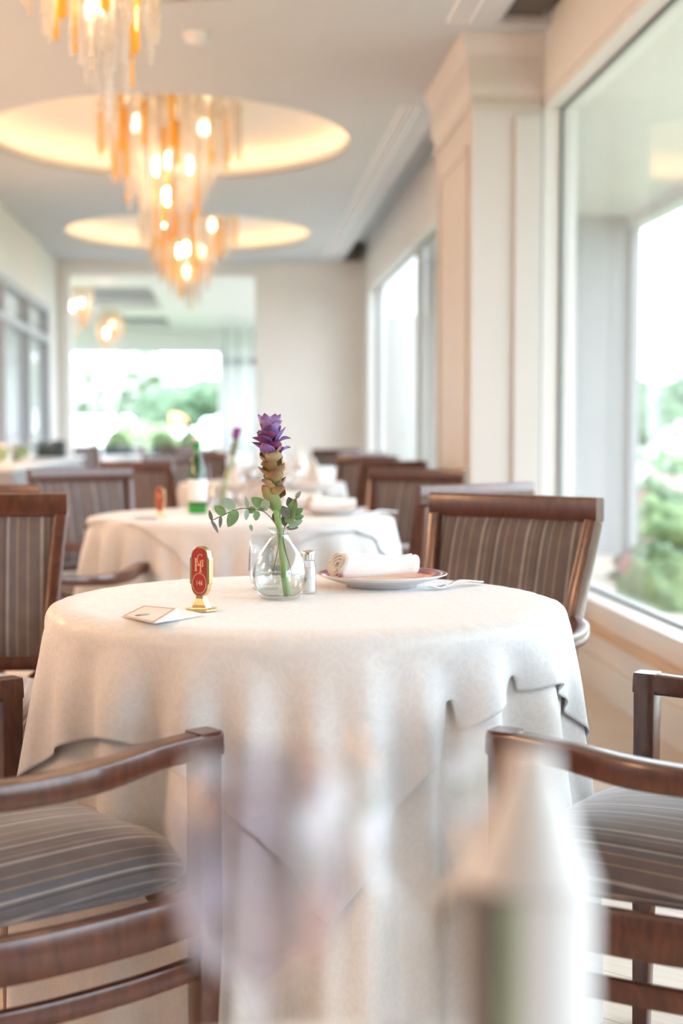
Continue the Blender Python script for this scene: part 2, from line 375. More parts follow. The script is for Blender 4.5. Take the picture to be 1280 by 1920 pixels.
def circ(r, n=8): return [(r * cos(2 * pi * i / n), r * sin(2 * pi * i / n)) for i in range(n)]
def tag(o, label, cat, group=None):
    o['label'] = label; o['category'] = cat
    if group: o['group'] = group
    return o
def thing(name, label, cat, loc=(0, 0, 0), rz=0, group=None):
    o = D.objects.new(name, None); COL.objects.link(o); o.location = loc; o.rotation_euler = (0, 0, rz); o.empty_display_size = .1
    return tag(o, label, cat, group)
def struct(o, label=None):
    o['kind'] = 'structure'
    if label: o['label'] = label
    return o
def children(o): return [c for c in D.objects if c.parent is o]
def dup(root, loc, rz, label, scale=None, group=None):
    kids = {}
    for c in list(COL.objects):
        if c.parent: kids.setdefault(c.parent.name, []).append(c)
    r = root.copy(); COL.objects.link(r); r.location = loc; r.rotation_euler = (0, 0, rz); r['label'] = label
    if group: r['group'] = group
    if scale: r.scale = scale
    def rec(src, dst):
        for ch in kids.get(src.name, []):
            c = ch.copy(); COL.objects.link(c); c.parent = dst; rec(ch, c)
    rec(root, r)
    return r

# ------------------------------------------------------------------ the room
XL, XR, Y0, Y1, H = -1.88, 1.50, -3.2, 15.9, 2.95
GX = 1.60     # glass plane
struct(MB().box(-6, 4, Y0 - .2, 24.2, -.1, 0).build('floor', 'oak_floor', smooth=False), 'pale oak plank floor')

# ceiling: flat cells with oval openings for the domes
RX, RY, CX = 1.17, 1.34, -0.38
DOMES = [0.70, 5.08, 9.46, 13.84]
def ceiling():
    b = MB(); xr = 1.16; n = 96
    for k, cy in enumerate(DOMES):
        ya = cy - 2.19 if k else Y0; yb = cy + 2.19 if k < 3 else Y1
        vs = []; fs = []
        for i in range(n):
            a = 2 * pi * i / n; c, s_ = cos(a), sin(a)
            vs.append((CX + RX * c, cy + RY * s_, H))
        for i in range(n):
            a = 2 * pi * i / n; c, s_ = RX * cos(a), RY * sin(a)
            t = 1e9
            if c > 1e-9: t = min(t, (xr - CX) / c)
            if c < -1e-9: t = min(t, (XL - .1 - CX) / c)
            if s_ > 1e-9: t = min(t, (yb - cy) / s_)
            if s_ < -1e-9: t = min(t, (ya - cy) / s_)
            vs.append((CX + c * t, cy + s_ * t, H))
        for (cx_, cy_) in ((xr, yb), (XL - .1, yb), (XL - .1, ya), (xr, ya)): vs.append((cx_, cy_, H))
        for i in range(n): j = (i + 1) % n; fs.append((i, n + i, n + j, j))
        # corners
        for q, (cx_, cy_) in enumerate(((xr, yb), (XL - .1, yb), (XL - .1, ya), (xr, ya))):
            tgt = atan2((cy_ - cy) / RY, (cx_ - CX) / RX) % (2 * pi); i = int(tgt / (2 * pi) * n) % n
            fs.append((n + i, 2 * n + q, n + (i + 1) % n))
        b.add(vs, fs)
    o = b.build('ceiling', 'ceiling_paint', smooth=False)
    m = o.modifiers.new('s', 'SOLIDIFY'); m.thickness = .02; m.offset = 1 if False else 0
    struct(o, 'pale ceiling with oval recesses over the tables')
ceiling()
# strip of ceiling by the window with the curtain pocket
b = MB(); b.box(1.16, 1.24, Y0, Y1, H - .01, H + .01); b.box(1.24, 1.26, Y0, 6.62, H, H + .2); b.box(1.24, 1.26, 8.0, Y1, H, H + .2)
b.box(1.24, 1.62, Y0, Y1, H + .18, H + .2); b.box(1.24, 1.62, 6.62, 8.0, H - .01, H + .19)
struct(b.build('ceiling_edge', 'ceiling_paint', smooth=False), 'ceiling strip with the curtain pocket along the windows')
struct(MB().box(1.262, 1.45, 6.3, 6.60, H + .02, H + .17).build('shade_block_1', 'pocket_shade', smooth=False), 'dark block painting the shade in the curtain pocket near the pillar')  # dark block added to paint the shade inside the pocket
struct(MB().box(1.262, 1.45, 15.6, 15.88, H + .0, H + .17).build('shade_block_2', 'pocket_shade', smooth=False), 'dark block painting the shade at the far end of the curtain pocket')  # same painted shade at the other end

# domes
def dome(cy, k):
    n = 96; b = MB()
    def ring(sx, z): return [(CX + RX * sx * cos(2 * pi * i / n), cy + RY * sx * sin(2 * pi * i / n), z) for i in range(n)]
    prof = [(1.0, H - .01), (1.0, H + .05), (1.035, H + .05), (1.035, H + .012), (1.16, H + .012), (1.17, H + .06), (1.14, H + .13), (1.05, H + .19), (.9, H + .225), (.6, H + .25), (.3, H + .26), (.04, H + .262)]
    vs = []; fs = []
    for sx, z in prof: vs += ring(sx, z)
    for q in range(len(prof) - 1):
        for i in range(n): j = (i + 1) % n; fs.append((q * n + i, q * n + j, (q + 1) * n + j, (q + 1) * n + i))
    fs.append(tuple(range((len(prof) - 1) * n, len(prof) * n)))
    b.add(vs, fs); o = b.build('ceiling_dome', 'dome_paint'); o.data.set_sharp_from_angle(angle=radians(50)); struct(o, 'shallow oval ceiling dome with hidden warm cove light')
    c = MB(); vs = ring(1.055, H + .02) + ring(1.10, H + .02) + ring(1.10, H + .032) + ring(1.055, H + .032); fs = []
    for q in range(4):
        for i in range(n): j = (i + 1) % n; q2 = (q + 1) % 4; fs.append((q * n + i, q * n + j, q2 * n + j, q2 * n + i))
    c.add(vs, fs); c.build('cove_light', 'cove_strip', o)
for k, cy in enumerate(DOMES): dome(cy, k)

# linear air vents
def vent(y0, y1, label):
    r = MB().box(1.0, 1.115, y0, y1, H - .018, H - .008).build('ceiling_vent', 'vent_grey', smooth=False); tag(r, label, 'air vent')
    for x in (1.02, 1.05, 1.08):
        MB().box(x, x + .012, y0 + .02, y1 - .02, H - .021, H - .0175).build('vent_slot', 'slot_grey', r, smooth=False)
vent(3.2, 6.6, 'short linear ceiling vent nearest the front window')
vent(8.3, 15.6, 'long linear ceiling vent running beyond the pillar')
s = MB().lathe([(.0, H - .05), (.05, H - .048), (.062, H - .02), (.065, H - .008)], 24, (-.15, 6.9), False).build('smoke_detector', 'white_trim'); tag(s, 'small round white detector on the ceiling beside the nearest chandelier', 'smoke detector')

# walls
def wall_box(name, label, *boxes, mat='wall_paint'):
    b = MB()
    for q in boxes: b.box(*q)
    return struct(b.build(name, mat, smooth=False), label)
WB, WT = .335, 2.64
wall_box('wall_right', 'cream window wall on the right',
         (1.50, 1.68, Y0, Y1, 0, WB - .03), (1.50, 1.68, Y0, Y1, WT, H + .2), (1.50, 1.68, 6.86, 7.95, WB - .03, WT), (1.50, 1.68, Y0, -.8, WB - .03, WT), (1.50, 1.68, 15.45, Y1, WB - .03, WT))
wall_box('wall_left', 'cream wall on the left above the grey glazing', (XL - .15, XL, Y0, Y1, 2.36, H + .2), (XL - .15, XL, Y0, Y1, 0, .05), (XL - .15, XL, 15.1, Y1, .05, 2.36), (XL - .15, XL, Y0, -2.9, .05, 2.36))
wall_box('wall_back', 'unseen wall behind the camera, dark brown to cut frontal fill', (XL, 1.68, Y0 - .15, Y0, 0, H + .2), mat='back_wall')
wall_box('wall_far', 'cream end wall beside the wide opening', (.32, 1.68, Y1, Y1 + .2, 0, H + .2), (XL - .15, -1.80, Y1, Y1 + .2, 0, H + .2), (-1.80, .32, Y1, Y1 + .2, 2.86, H + .2))
wall_box('trim_3', 'white lining of the wide opening', (-1.82, -1.74, Y1 - .03, Y1 + .23, 0, 2.86), (.29, .34, Y1 + .01, Y1 + .23, 0, 2.86), (-1.82, .36, Y1 - .01, Y1 + .23, 2.78, 2.865), mat='white_trim')
wall_box('baseboard_right', 'cream baseboard under the window', (1.475, 1.50, Y0, 6.8, 0, .13), (1.475, 1.5, 8, Y1, 0, .13), mat='wall_paint')
wall_box('baseboard_far', 'cream baseboard of the end wall', (.34, 1.5, Y1 - .02, Y1, 0, .13))
wall_box('trim_4', 'oak rail under the front window', (1.46, 1.50, Y0, 6.8, .235, .262), mat='sill_wood')

# pillar with panel mouldings and a stepped capital
PX0, PX1, PY0, PY1 = 1.165, 1.50, 6.82, 8.0
p = MB().box(PX0, PX1, PY0, PY1, 0, H - .01).build('pillar', 'pillar_paint', smooth=False); struct(p, 'square cream pillar between the windows')
b = MB()
prof = [(.018, 2.60), (.018, 2.625), (.008, 2.63), (.010, 2.66), (.024, 2.69), (.030, 2.72), (.030, 2.84), (.038, 2.86), (.050, 2.885), (.062, 2.92), (.066, H - .011)]
vs = []; fs = []
for e, z in prof: vs += [(PX1 - .001, PY0 - e, z), (PX0 - e, PY0 - e, z), (PX0 - e, PY1 + e, z), (PX1 - .001, PY1 + e, z)]
for k in range(len(prof) - 1):
    for i in range(3): fs.append((k * 4 + i, k * 4 + i + 1, k * 4 + i + 5, k * 4 + i + 4))
fs.append((0, 1, 2, 3)); m_ = (len(prof) - 1) * 4; fs.append((m_, m_ + 1, m_ + 2, m_ + 3)); b.add(vs, fs)
b.build('capital', 'pillar_paint', p, smooth=False)
b = MB()
for y in (PY0 + .12, PY1 - .15): b.box(PX0 - .012, PX0, y, y + .03, .25, 2.44)
b.box(PX0 - .012, PX0, PY0 + .12, PY1 - .12, 2.42, 2.45); b.box(PX0 - .012, PX0, PY0 + .12, PY1 - .12, .22, .25)
b.box(1.367, PX1 - .002, PY0 - .022, PY0, .2, 2.56)
b.build('panel_moulding', 'pillar_paint', p, smooth=False, bevel=.004)

# windows
def window(name, label, y0, y1, mull, frame_w=.055):
    b = MB()
    b.box(1.505, 1.64, y0, y0 + frame_w, WB, WT); b.box(1.505, 1.64, y1 - frame_w, y1, WB, WT)
    b.box(1.49, 1.66, y0, y1, WB - .03, WB + .02); b.box(1.505, 1.64, y0, y1, WT - .04, WT)
    for y in mull: b.box(1.57, 1.64, y - .03, y + .03, WB, WT)
    o = b.build(name, 'white_trim', smooth=False, bevel=.004); struct(o, label)
    g = MB(); ys = [y0 + frame_w] + [v for m in mull for v in (m - .03, m + .03)] + [y1 - frame_w]
    for i in range(0, len(ys), 2):
        MB().box(GX - .004, GX + .004, ys[i], ys[i + 1], WB + .02, WT - .04).build('window_pane', 'window_glass', o, smooth=False)
        a, c = ys[i], ys[i + 1]
        g.box(1.588, 1.60, a, a + .012, WB + .02, WT - .04); g.box(1.588, 1.6, c - .012, c, WB + .02, WT - .04); g.box(1.588, 1.6, a, c, WB + .018, WB + .03); g.box(1.588, 1.6, a, c, WT - .052, WT - .038)
    g.build('gasket', 'gasket', o, smooth=False)
window('window_1', 'large front window with a slim white frame', -.8, 6.86, [1.2], .05)
window('window_2', 'tall white framed window beyond the pillar', 7.95, 15.45, [11.95], .06)

# left glazed partition
def partition():
    b = MB(); ys = [-2.9]
    while ys[-1] < 14.8: ys.append(ys[-1] + 1.5)
    ys[-1] = 15.05
    for y in ys: b.box(XL - .07, XL + .02, y - .035, y + .035, .05, 2.36)
    for z0, z1 in ((.05, .13), (1.98, 2.05), (2.29, 2.36)): b.box(XL - .07, XL + .015, -2.9, 15.1, z0, z1)
    o = b.build('window_3', 'dark_frame', smooth=False); struct(o, 'grey framed glazed partition along the left wall')
    for i in range(len(ys) - 1):
        MB().box(XL - .05, XL - .04, ys[i] + .035, ys[i + 1] - .035, .13, 1.98).build('glazed_panel', 'partition_glass', o, smooth=False)
        MB().box(XL - .05, XL - .04, ys[i] + .035, ys[i + 1] - .035, 2.05, 2.29).build('transom_panel', 'partition_glass', o, smooth=False)
partition()

# warm wall lamps along the left wall
def sconce(y, label):
    t = thing('wall_lamp', label, 'wall lamp', (XL, y, 0), 0, 'fabric wall lamps on the left wall')
    MB().box(.021, .035, -.05, .05, 1.25, 1.45).build('backplate', 'brass_bright', t, smooth=False)
    MB().sweep([(.03, 0, 1.32), (.10, 0, 1.30), (.13, 0, 1.36), (.13, 0, 1.42)], circ(.008, 8), up=(0, 1, 0), smooth=4).build('arm', 'brass_bright', t)
    MB().lathe([(.14, 1.40), (.10, 1.68), (.098, 1.68), (.138, 1.40)], 32, (.15, 0), caps=False).build('lamp_shade', 'shade_glow', t)
for y, l_ in ((.9, 'warm wall lamp on the left wall beside the nearest table'), (2.4, 'warm wall lamp on the left wall level with the sharp table'), (3.9, 'warm wall lamp on the left wall beyond the sharp table'), (6.0, 'warm wall lamp on the left wall level with the second table'), (8.0, 'warm wall lamp on the left wall opposite the pillar'), (9.9, 'warm wall lamp on the left wall, farthest from the camera')): sconce(y, l_)

# far room seen through the opening
FY = 27.3
wall_box('wall_far_room', 'white window wall of the far room', (-6, -3.17, FY, FY + .2, 0, 3.3), (-.15, 4, FY, FY + .2, 0, 3.3), (-3.17, -.15, FY, FY + .2, 2.60, 3.3), (-3.17, -.15, FY, FY + .2, 0, .70), mat='white_trim')
wall_box('wall_far_room_side', 'side walls of the far room with openings added for daylight', (-4.2, -4.0, Y1 + .2, FY, 0, .7), (-4.2, -4.0, Y1 + .2, FY, 2.75, 3.3), (-4.2, -4.0, 20.8, 21.3, .7, 2.75), (1.6, 1.8, Y1 + .2, FY, 0, 1.4), (1.6, 1.8, Y1 + .2, FY, 2.75, 3.3), (1.6, 1.8, 20.8, 21.3, 1.4, 2.75), (-4.2, XL - .15, Y1, Y1 + .2, 0, 3.3), mat='white_trim')  # open gaps put in so sky light brightens the far room
b = MB(); xs = [-4.2, -3.6, -2.4, -2.2, -1.04, 1.8]; ys = [Y1 + .2, 19.1, 22.4, 23.9, 26.6, FY]
for i in range(5):
    for k in range(5):
        hole = (i == 3 and k in (1, 3)) or (i == 1 and k in (1, 3))
        b.box(xs[i], xs[i + 1], ys[k], ys[k + 1], 3.17 if hole else 2.97, 3.3)
struct(b.build('ceiling_far_room', 'white_trim', smooth=False), 'white coffered ceiling of the far room')
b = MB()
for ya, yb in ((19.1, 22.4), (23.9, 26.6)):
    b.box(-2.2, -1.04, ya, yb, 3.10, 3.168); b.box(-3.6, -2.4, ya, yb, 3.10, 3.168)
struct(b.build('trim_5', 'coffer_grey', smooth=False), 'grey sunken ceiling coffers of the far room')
b = MB()
for x in (-.1, .12, .4): b.box(x, x + .07, FY - .9, FY - .8, 0, 2.95)
b.box(-.14, .6, FY - .9, FY - .8, 2.3, 2.42)
struct(b.build('door_1', 'frame_grey', smooth=False), 'grey framed glazed door beside the far garden window')
o = MB().box(-3.22, -.1, FY - .03, FY + .02, .68, .73).box(-3.22, -3.12, FY - .03, FY + .03, .73, 2.6).box(-.2, -.12, FY - .03, FY + .03, .73, 2.6).box(-3.22, -.1, FY - .03, FY + .03, 2.56, 2.64).build('window_4', 'white_trim', smooth=False); struct(o, 'wide garden window of the far room')
MB().box(-3.12, -.2, FY + .05, FY + .058, .73, 2.56).build('window_pane', 'window_glass', o, smooth=False)

# outside: veranda on the right, garden
b = MB(); b.box(1.68, 3.55, -4, 12.3, 2.9, 3.1); b.box(3.40, 3.55, -4, 12.3, 2.80, 2.9)
struct(b.build('veranda_roof', 'white_trim', smooth=False), 'white veranda roof outside the front window')
b = MB(); b.box(1.69, 3.50, 12.05, 12.25, 0, 2.9); b.box(2.1, 2.16, 12.0, 12.05, 0, 2.9); b.box(2.75, 2.81, 12.0, 12.05, 0, 2.9); b.box(3.42, 3.5, 11.98, 12.05, 0, 2.9)
b.box(2.2, 2.75, 11.99, 12.05, .0, .95)
struct(b.build('veranda_wall', 'outside_white', smooth=False), 'white panelled wall closing the end of the veranda')
struct(MB().box(1.69, 3.55, -5, 12.3, -.09, -.01).build('terrace', 'paving', smooth=False), 'pale paved terrace outside the window')
struct(MB().box(-60, 80, -30, 120, -.2, -.105).build('ground', 'lawn', smooth=False), 'green lawn around the building')

def blob(r, seed, sub=4, amp=.28, fq=2.0, squash=.85):
    bm = bmesh.new(); bmesh.ops.create_icosphere(bm, subdivisions=sub, radius=1)
    from mathutils import noise
    off = Vector((seed * 7.3, seed * 3.1, seed))
    for v in bm.verts:
        n = v.co.normalized(); d = 1 + amp * noise.noise(n * fq + off) + amp * .7 * noise.noise(n * fq * 3 + off) + amp * .45 * noise.noise(n * fq * 8 + off)
        v.co = n * d * r; v.co.z *= squash
        if v.co.z < -r * .45: v.co.z = -r * .45
    me = D.meshes.new('bush'); bm.to_mesh(me); bm.free(); me.shade_smooth(); return me
def bush(loc, r, mat, label, seed, squash=.85, cat='bush', name='garden_bush', group='bushes in the garden'):
    me = blob(r, seed, squash=squash); me.materials.append(M[mat]); o = D.objects.new(name, me); COL.objects.link(o)
    o.location = (loc[0], loc[1], loc[2] + r * .45); tag(o, label, cat, group); return o
def tree(loc, h, r, mat, label, seed):
    t = thing('garden_tree', label, 'tree', (loc[0], loc[1], -.1), 0, 'trees beyond the garden')
    MB().sweep([(0, 0, 0), (.05, 0, h * .3), (0, .05, h * .6)], circ(.12, 8), scales=[1.2, 1, .6]).build('trunk', 'trunk_bark', t)
    for q in range(3):
        me = blob(r * (1 - .15 * q), seed + q * .37, squash=.8); me.materials.append(M[mat]); o = D.objects.new('foliage', me); COL.objects.link(o); o.parent = t
        o.location = ((q - 1) * r * .55, (q % 2) * r * .4, h * .62 + q * r * .22)
    return t
# right-hand garden
bush((2.62, 8.35, -.1), .30, 'bush_light', 'small green shrub closest to the front window', 31)
bush((3.02, 8.95, -.1), .30, 'bush_green', 'dark green shrub at the right picture edge outside the window', 32)
bush((3.0, 10.0, -.1), .27, 'bush_pink', 'low pink flowering shrub on the terrace', 33)
bush((3.68, 10.2, -.1), .32, 'bush_pink', 'pink flowering shrub beside the terrace at the picture edge', 34)
bush((4.15, 11.2, -.1), .34, 'bush_green', 'low green bush beside the terrace, nearest the window', 2, .8)
bush((3.95, 12.7, -.1), .42, 'bush_light', 'light green bush at the foot of the veranda end wall', 17, .8)
bush((4.6, 14.6, -.1), .58, 'bush_pink', 'pink flowering bush nearest the veranda end wall', 1)
bush((4.95, 12.1, -.1), .40, 'bush_pink', 'small pink flowering bush at the right picture edge', 18)
bush((6.1, 15.6, -.1), .70, 'bush_pink', 'large pink flowering bush at the right picture edge', 3)
bush((5.0, 17.2, -.1), .62, 'bush_white', 'white flowering bush behind the pink bushes', 4)
bush((6.6, 18.6, -.1), .75, 'bush_light', 'pale green bush further back on the right', 5)
bush((7.8, 23.5, -.1), 1.0, 'bush_white', 'broad white flowering bush below the right-hand trees', 6)
bush((3.0, 18.2, -.1), .6, 'bush_light', 'pale low bush seen through the far window', 16)
tree((9.9, 31, 0), 2.1, 1.15, 'bush_green', 'dark green tree on the skyline at the right picture edge', 7)
tree((8.2, 36, 0), 2.0, .95, 'bush_light', 'light green tree on the skyline beside the veranda', 8)
pl_ = MB().box(4.05, 4.35, 15.6, 15.9, -.05, .75).build('garden_post', 'planter_dark', smooth=False, bevel=.01); tag(pl_, 'dark square garden post beside the pink bush', 'post')
# garden behind the far room
bl_ = [((-4.9, 33.0, -.1), 1.1, 'bush_light', 'light green bush at the left of the far garden window'),
       ((-3.3, 30.8, -.1), .72, 'bush_white', 'white flowering bush left of centre in the far garden window'),
       ((-1.9, 33, -.1), 1.05, 'bush_light', 'bright green bush in the middle of the far garden window'),
       ((-.6, 30.8, -.1), .72, 'bush_white', 'white flowering bush right of centre in the far garden window'),
       ((1.1, 33, -.1), 1.05, 'bush_light', 'green bush at the right of the far garden window')]
for i, q in enumerate(bl_): bush(*q, seed=20 + i)
tl_ = [((-7.0, 42, 0), 2.9, 1.25, 'bush_light', 'light tree at the left of the far garden'), ((-3.8, 49, 0), 3.9, 1.5, 'bush_white', 'tall pale tree left of centre in the far garden'),
       ((-1.2, 41, 0), 2.8, .95, 'bush_green', 'darker tree right of centre in the far garden'), ((1.9, 50, 0), 3.6, 1.5, 'bush_light', 'pale tree at the right of the far garden')]
for i, q in enumerate(tl_): tree(*q, seed=40 + i)

# ------------------------------------------------------------------ tablecloths
def smooth(x): x = min(1, max(0, x)); return x * x * (3 - 2 * x)
def fold(th, ph=0):
    s = 0
    for k, a, p in ((9, .55, .3), (14, .65, 1.9), (19, .35, 4.0), (5, .25, 2.2)): s += a * cos(k * th + p + ph)
    return s
def under_R(th, z, R, ph=0, top=.748, amp=1.0):
    s = max(0, top - z)
    a = amp * (.004 + .026 * smooth(s / .45))
    f = fold(th, ph); f = f - .22 * f * f
    g = (.75 + .35 * sin(5 * th + 2 * ph)) * cos(27 * th + 2.2 * sin(4 * th + ph) + ph); g = g + .25 * (1 - g * g)
    return R + .012 * smooth(s / .03) + .035 * smooth(s / .7) + a * (f + .25) + .021 * smooth(s / .15) * g * (1 - .3 * smooth((s - .3) / .3))
def under_cloth(R, ph, label, loc, rz=0, amp=1.0, mat='damask_cream', group='long under cloths on the round tables'):
    n = 480; top = .750; vs = [(0, 0, top)]; fs = []; uv = [(0, 0)]
    rings = []
    for q in range(1, 8): rings.append((R * q / 7.3, top))
    rings += [(R - .004, top - .0005), (R + .003, top - .004), (R + .008, top - .012)]
    for r, z in rings:
        for i in range(n): a = 2 * pi * i / n; vs.append((r * cos(a), r * sin(a), z)); uv.append((r * cos(a), r * sin(a)))
    zs = [top - .02 - (top - .02 - .012) * (q / 26) ** 1.0 for q in range(27)]
    for z in zs:
        for i in range(n):
            a = 2 * pi * i / n; r = under_R(a, z, R, ph, amp=amp); vs.append((r * cos(a), r * sin(a), z)); uv.append(((R + top - z) * cos(a), (R + top - z) * sin(a)))
    nr = len(rings) + len(zs)
    for i in range(n): fs.append((0, 1 + i, 1 + (i + 1) % n))
    for k in range(nr - 1):
        for i in range(n): j = (i + 1) % n; fs.append((1 + k * n + i, 1 + (k + 1) * n + i, 1 + (k + 1) * n + j, 1 + k * n + j))
    me = D.meshes.new('under_cloth'); me.from_pydata(vs, [], fs); me.materials.append(M[mat]); me.shade_smooth()
    ul = me.uv_layers.new(name='UVMap')
    for l in me.loops: ul.data[l.index].uv = uv[l.vertex_index]
    o = D.objects.new('floor_length_tablecloth', me); COL.objects.link(o); o.location = loc; o.rotation_euler = (0, 0, rz)
    if label: tag(o, label, 'tablecloth', group)
    return o

def drape(R, side, off, rot, ph, N=91, steps=260, iters=14, seed=1):
    """square cloth falling over the round table and its under cloth"""
    rng = np.random.RandomState(seed); top = .7535
    g = np.linspace(-side / 2, side / 2, N); U, V = np.meshgrid(g, g, indexing='ij')
    c, s = cos(rot), sin(rot)
    P = np.stack([U * c - V * s + off[0], U * s + V * c + off[1], np.full_like(U, top)], -1)
    P[..., 2] += rng.rand(N, N) * .0005
    prev = P.copy(); h = g[1] - g[0]
    def cons(sl):
        out = []
        for a, b_, L in sl: out.append((a, b_, L))
        return out
    A = []
    def pair(di, dj, L, k):
        # split in two colours along the step direction
        i = np.arange(N); I, J = np.meshgrid(i, i, indexing='ij')
        ok = (I + di < N) & (J + dj < N) & (J + dj >= 0)
        st = (I // max(di, 1) if di else J // max(dj, 1)) % 2
        for col in (0, 1):
            m = ok & (st == col); A.append((I[m], J[m], I[m] + di, J[m] + dj, L, k))
    pair(1, 0, h, 1); pair(0, 1, h, 1); pair(1, 1, h * 2 ** .5, .35); pair(1, -1, h * 2 ** .5, .35); pair(2, 0, 2 * h, .12); pair(0, 2, 2 * h, .12); pair(4, 0, 4 * h, .02); pair(0, 4, 4 * h, .02)
    dt = 1 / 90
    for st in range(steps):
        vel = (P - prev) * .975; prev = P.copy(); P = P + vel; P[..., 2] -= 9.8 * dt * dt * .6
        for it in range(iters):
            for (i0, j0, i1, j1, L, k) in A:
                d = P[i1, j1] - P[i0, j0]; l = np.sqrt((d * d).sum(-1)) + 1e-9
                cc = (l - L) / l * .5
                if L > h * 1.9: cc = np.where(l < L, cc, 0) * k * 1.0
                else: cc = cc * k
                e = d * cc[:, None]; P[i0, j0] += e; P[i1, j1] -= e
            r = np.hypot(P[..., 0], P[..., 1]); th = np.arctan2(P[..., 1], P[..., 0])
            sdrop = np.maximum(0, .748 - P[..., 2])
            sm = lambda x: (lambda y: y * y * (3 - 2 * y))(np.clip(x, 0, 1))
            f = 0
            for kk, a, p_ in ((9, .55, .3), (14, .65, 1.9), (19, .35, 4.0), (5, .25, 2.2)): f = f + a * np.cos(kk * th + p_ + ph)
            f = f - .22 * f * f
            gg = (.75 + .35 * np.sin(5 * th + 2 * ph)) * np.cos(27 * th + 2.2 * np.sin(4 * th + ph) + ph); gg = gg + .25 * (1 - gg * gg)
            Rc = R + .005 + .012 * sm(sdrop / .03) + .035 * sm(sdrop / .7) + (.004 + .026 * sm(sdrop / .45)) * (f + .25) + .021 * sm(sdrop / .15) * gg * (1 - .3 * sm((sdrop - .3) / .3))
            inside = (r < Rc) & (P[..., 2] < top)
            up = top - P[..., 2]; out = Rc - r
            flat = inside & ((up < out) | (r < R - .01))
            side_ = inside & ~flat
            P[..., 2] = np.where(flat, top, P[..., 2])
            sc = np.where(side_, Rc / np.maximum(r, 1e-6), 1.0)
            P[..., 0] *= sc; P[..., 1] *= sc
            if flat.any():   # friction on the table top
                for q in (0, 1): P[..., q] = np.where(flat, prev[..., q] * .7 + P[..., q] * .3, P[..., q])
            for q in (0, 1): P[..., q] = np.where(side_, prev[..., q] * .15 + P[..., q] * .85, P[..., q])
    # settle the hanging part into the folds
    wgt = .65 * sm(sdrop / .05) * np.clip(1 - (r - Rc) / .09, 0, 1)
    rn = r * (1 - wgt) + (Rc + .002) * wgt; kx = rn / np.maximum(r, 1e-6); P[..., 0] *= kx; P[..., 1] *= kx
    r = np.hypot(P[..., 0], P[..., 1]); zr = top - .5 * .018 * np.clip((r - R + .014) / .018, 0, 1) ** 2
    P[..., 2] = np.where(r < R + .004, zr, np.minimum(P[..., 2], zr))
    return P, U, V
def top_cloth(R, side, off, rot, ph, label, loc, seed=1, N=91):
    P, U, V = drape(R, side, off, rot, ph, seed=seed, N=N); N = P.shape[0]
    # light smoothing
    for _ in range(2):
        Q = P.copy(); Q[1:-1, 1:-1] = .5 * P[1:-1, 1:-1] + .125 * (P[2:, 1:-1] + P[:-2, 1:-1] + P[1:-1, 2:] + P[1:-1, :-2]); P = Q
    for _ in range(5):   # round the rim
        r = np.hypot(P[..., 0], P[..., 1]); m = np.clip(1 - np.abs(r - R - .002) / .03, 0, 1)[..., None]
        Q = P.copy(); Q[1:-1, 1:-1] = .4 * P[1:-1, 1:-1] + .15 * (P[2:, 1:-1] + P[:-2, 1:-1] + P[1:-1, 2:] + P[1:-1, :-2]); P = P * (1 - m) + Q * m
    r = np.hypot(P[..., 0], P[..., 1]); th_ = np.arctan2(P[..., 1], P[..., 0])
    near = (P[..., 2] < .749) & (P[..., 2] > .70); lim = R + .006 + .012 * np.clip((.7535 - P[..., 2]) / .02, 0, 1)
    kx = np.where(near & (r < lim), lim / np.maximum(r, 1e-6), 1.0); P[..., 0] *= kx; P[..., 1] *= kx
    vs = P.reshape(-1, 3).tolist(); fs = [(i * N + j, (i + 1) * N + j, (i + 1) * N + j + 1, i * N + j + 1) for i in range(N - 1) for j in range(N - 1)]
    me = D.meshes.new('tablecloth'); me.from_pydata(vs, [], fs); me.materials.append(M['damask_white']); me.shade_smooth()
    ul = me.uv_layers.new(name='UVMap'); uu = np.stack([U, V], -1).reshape(-1, 2)
    for l in me.loops: ul.data[l.index].uv = uu[l.vertex_index]
    o = D.objects.new('square_tablecloth', me); COL.objects.link(o); o.location = loc
    sd = o.modifiers.new('sub', 'SUBSURF'); sd.levels = 1; sd.render_levels = 1
    so = o.modifiers.new('sol', 'SOLIDIFY'); so.thickness = .0012; so.offset = 1
    # stitched hem
    hb = MB(); w_ = 2
    tag(o, label, 'tablecloth', 'square white top cloths')
    return o

TOP = .7555
def table(loc, R, label):
    t = thing('round_table', label, 'table', loc, 0, 'round dining tables')
    MB().lathe([(0.02, .72), (R - .02, .72), (R - .004, .722), (R - .001, .735), (R - .004, .747), (.02, .7475)], 64).build('tabletop', 'mahogany', t, angle=40)
    MB().lathe([(.24, .0), (.24, .02), (.06, .05), (.04, .1), (.04, .66), (.12, .719)], 32).build('pedestal', 'mahogany', t, angle=40)
T1 = (.136, 2.503, 0); T2 = (.042, 5.116, 0); T3 = (.197, 8.56, 0); T4 = (.42, 12.3, 0); T0 = (.05, .262, 0)
table(T1, .435, 'round table in sharp focus under a white top cloth'); table(T2, .53, 'round table behind the sharp one, under the green bottle')
table(T3, .49, 'third round table, carrying upright white napkins'); table(T4, .49, 'farthest round table near the end wall'); table(T0, .435, 'round table below the camera, only its far rim in view')
under_cloth(.436, .0, 'long cream cloth reaching the floor on the sharply seen table', T1)
under_cloth(.531, 1.3, 'long cream cloth on the table behind, with the green bottle', T2, mat='damask_cream')
under_cloth(.491, 2.3, 'long white cloth on the third table', T3)
under_cloth(.491, .7, 'long white cloth on the farthest table', T4)
under_cloth(.436, 2.0, 'blurred white cloth rim of the nearest table at the bottom edge', T0, mat='damask_white')
top_cloth(.437, 1.03, (-.03, -.062), radians(47), .0, 'square white damask cloth with its corner hanging in front, sharply seen', T1)
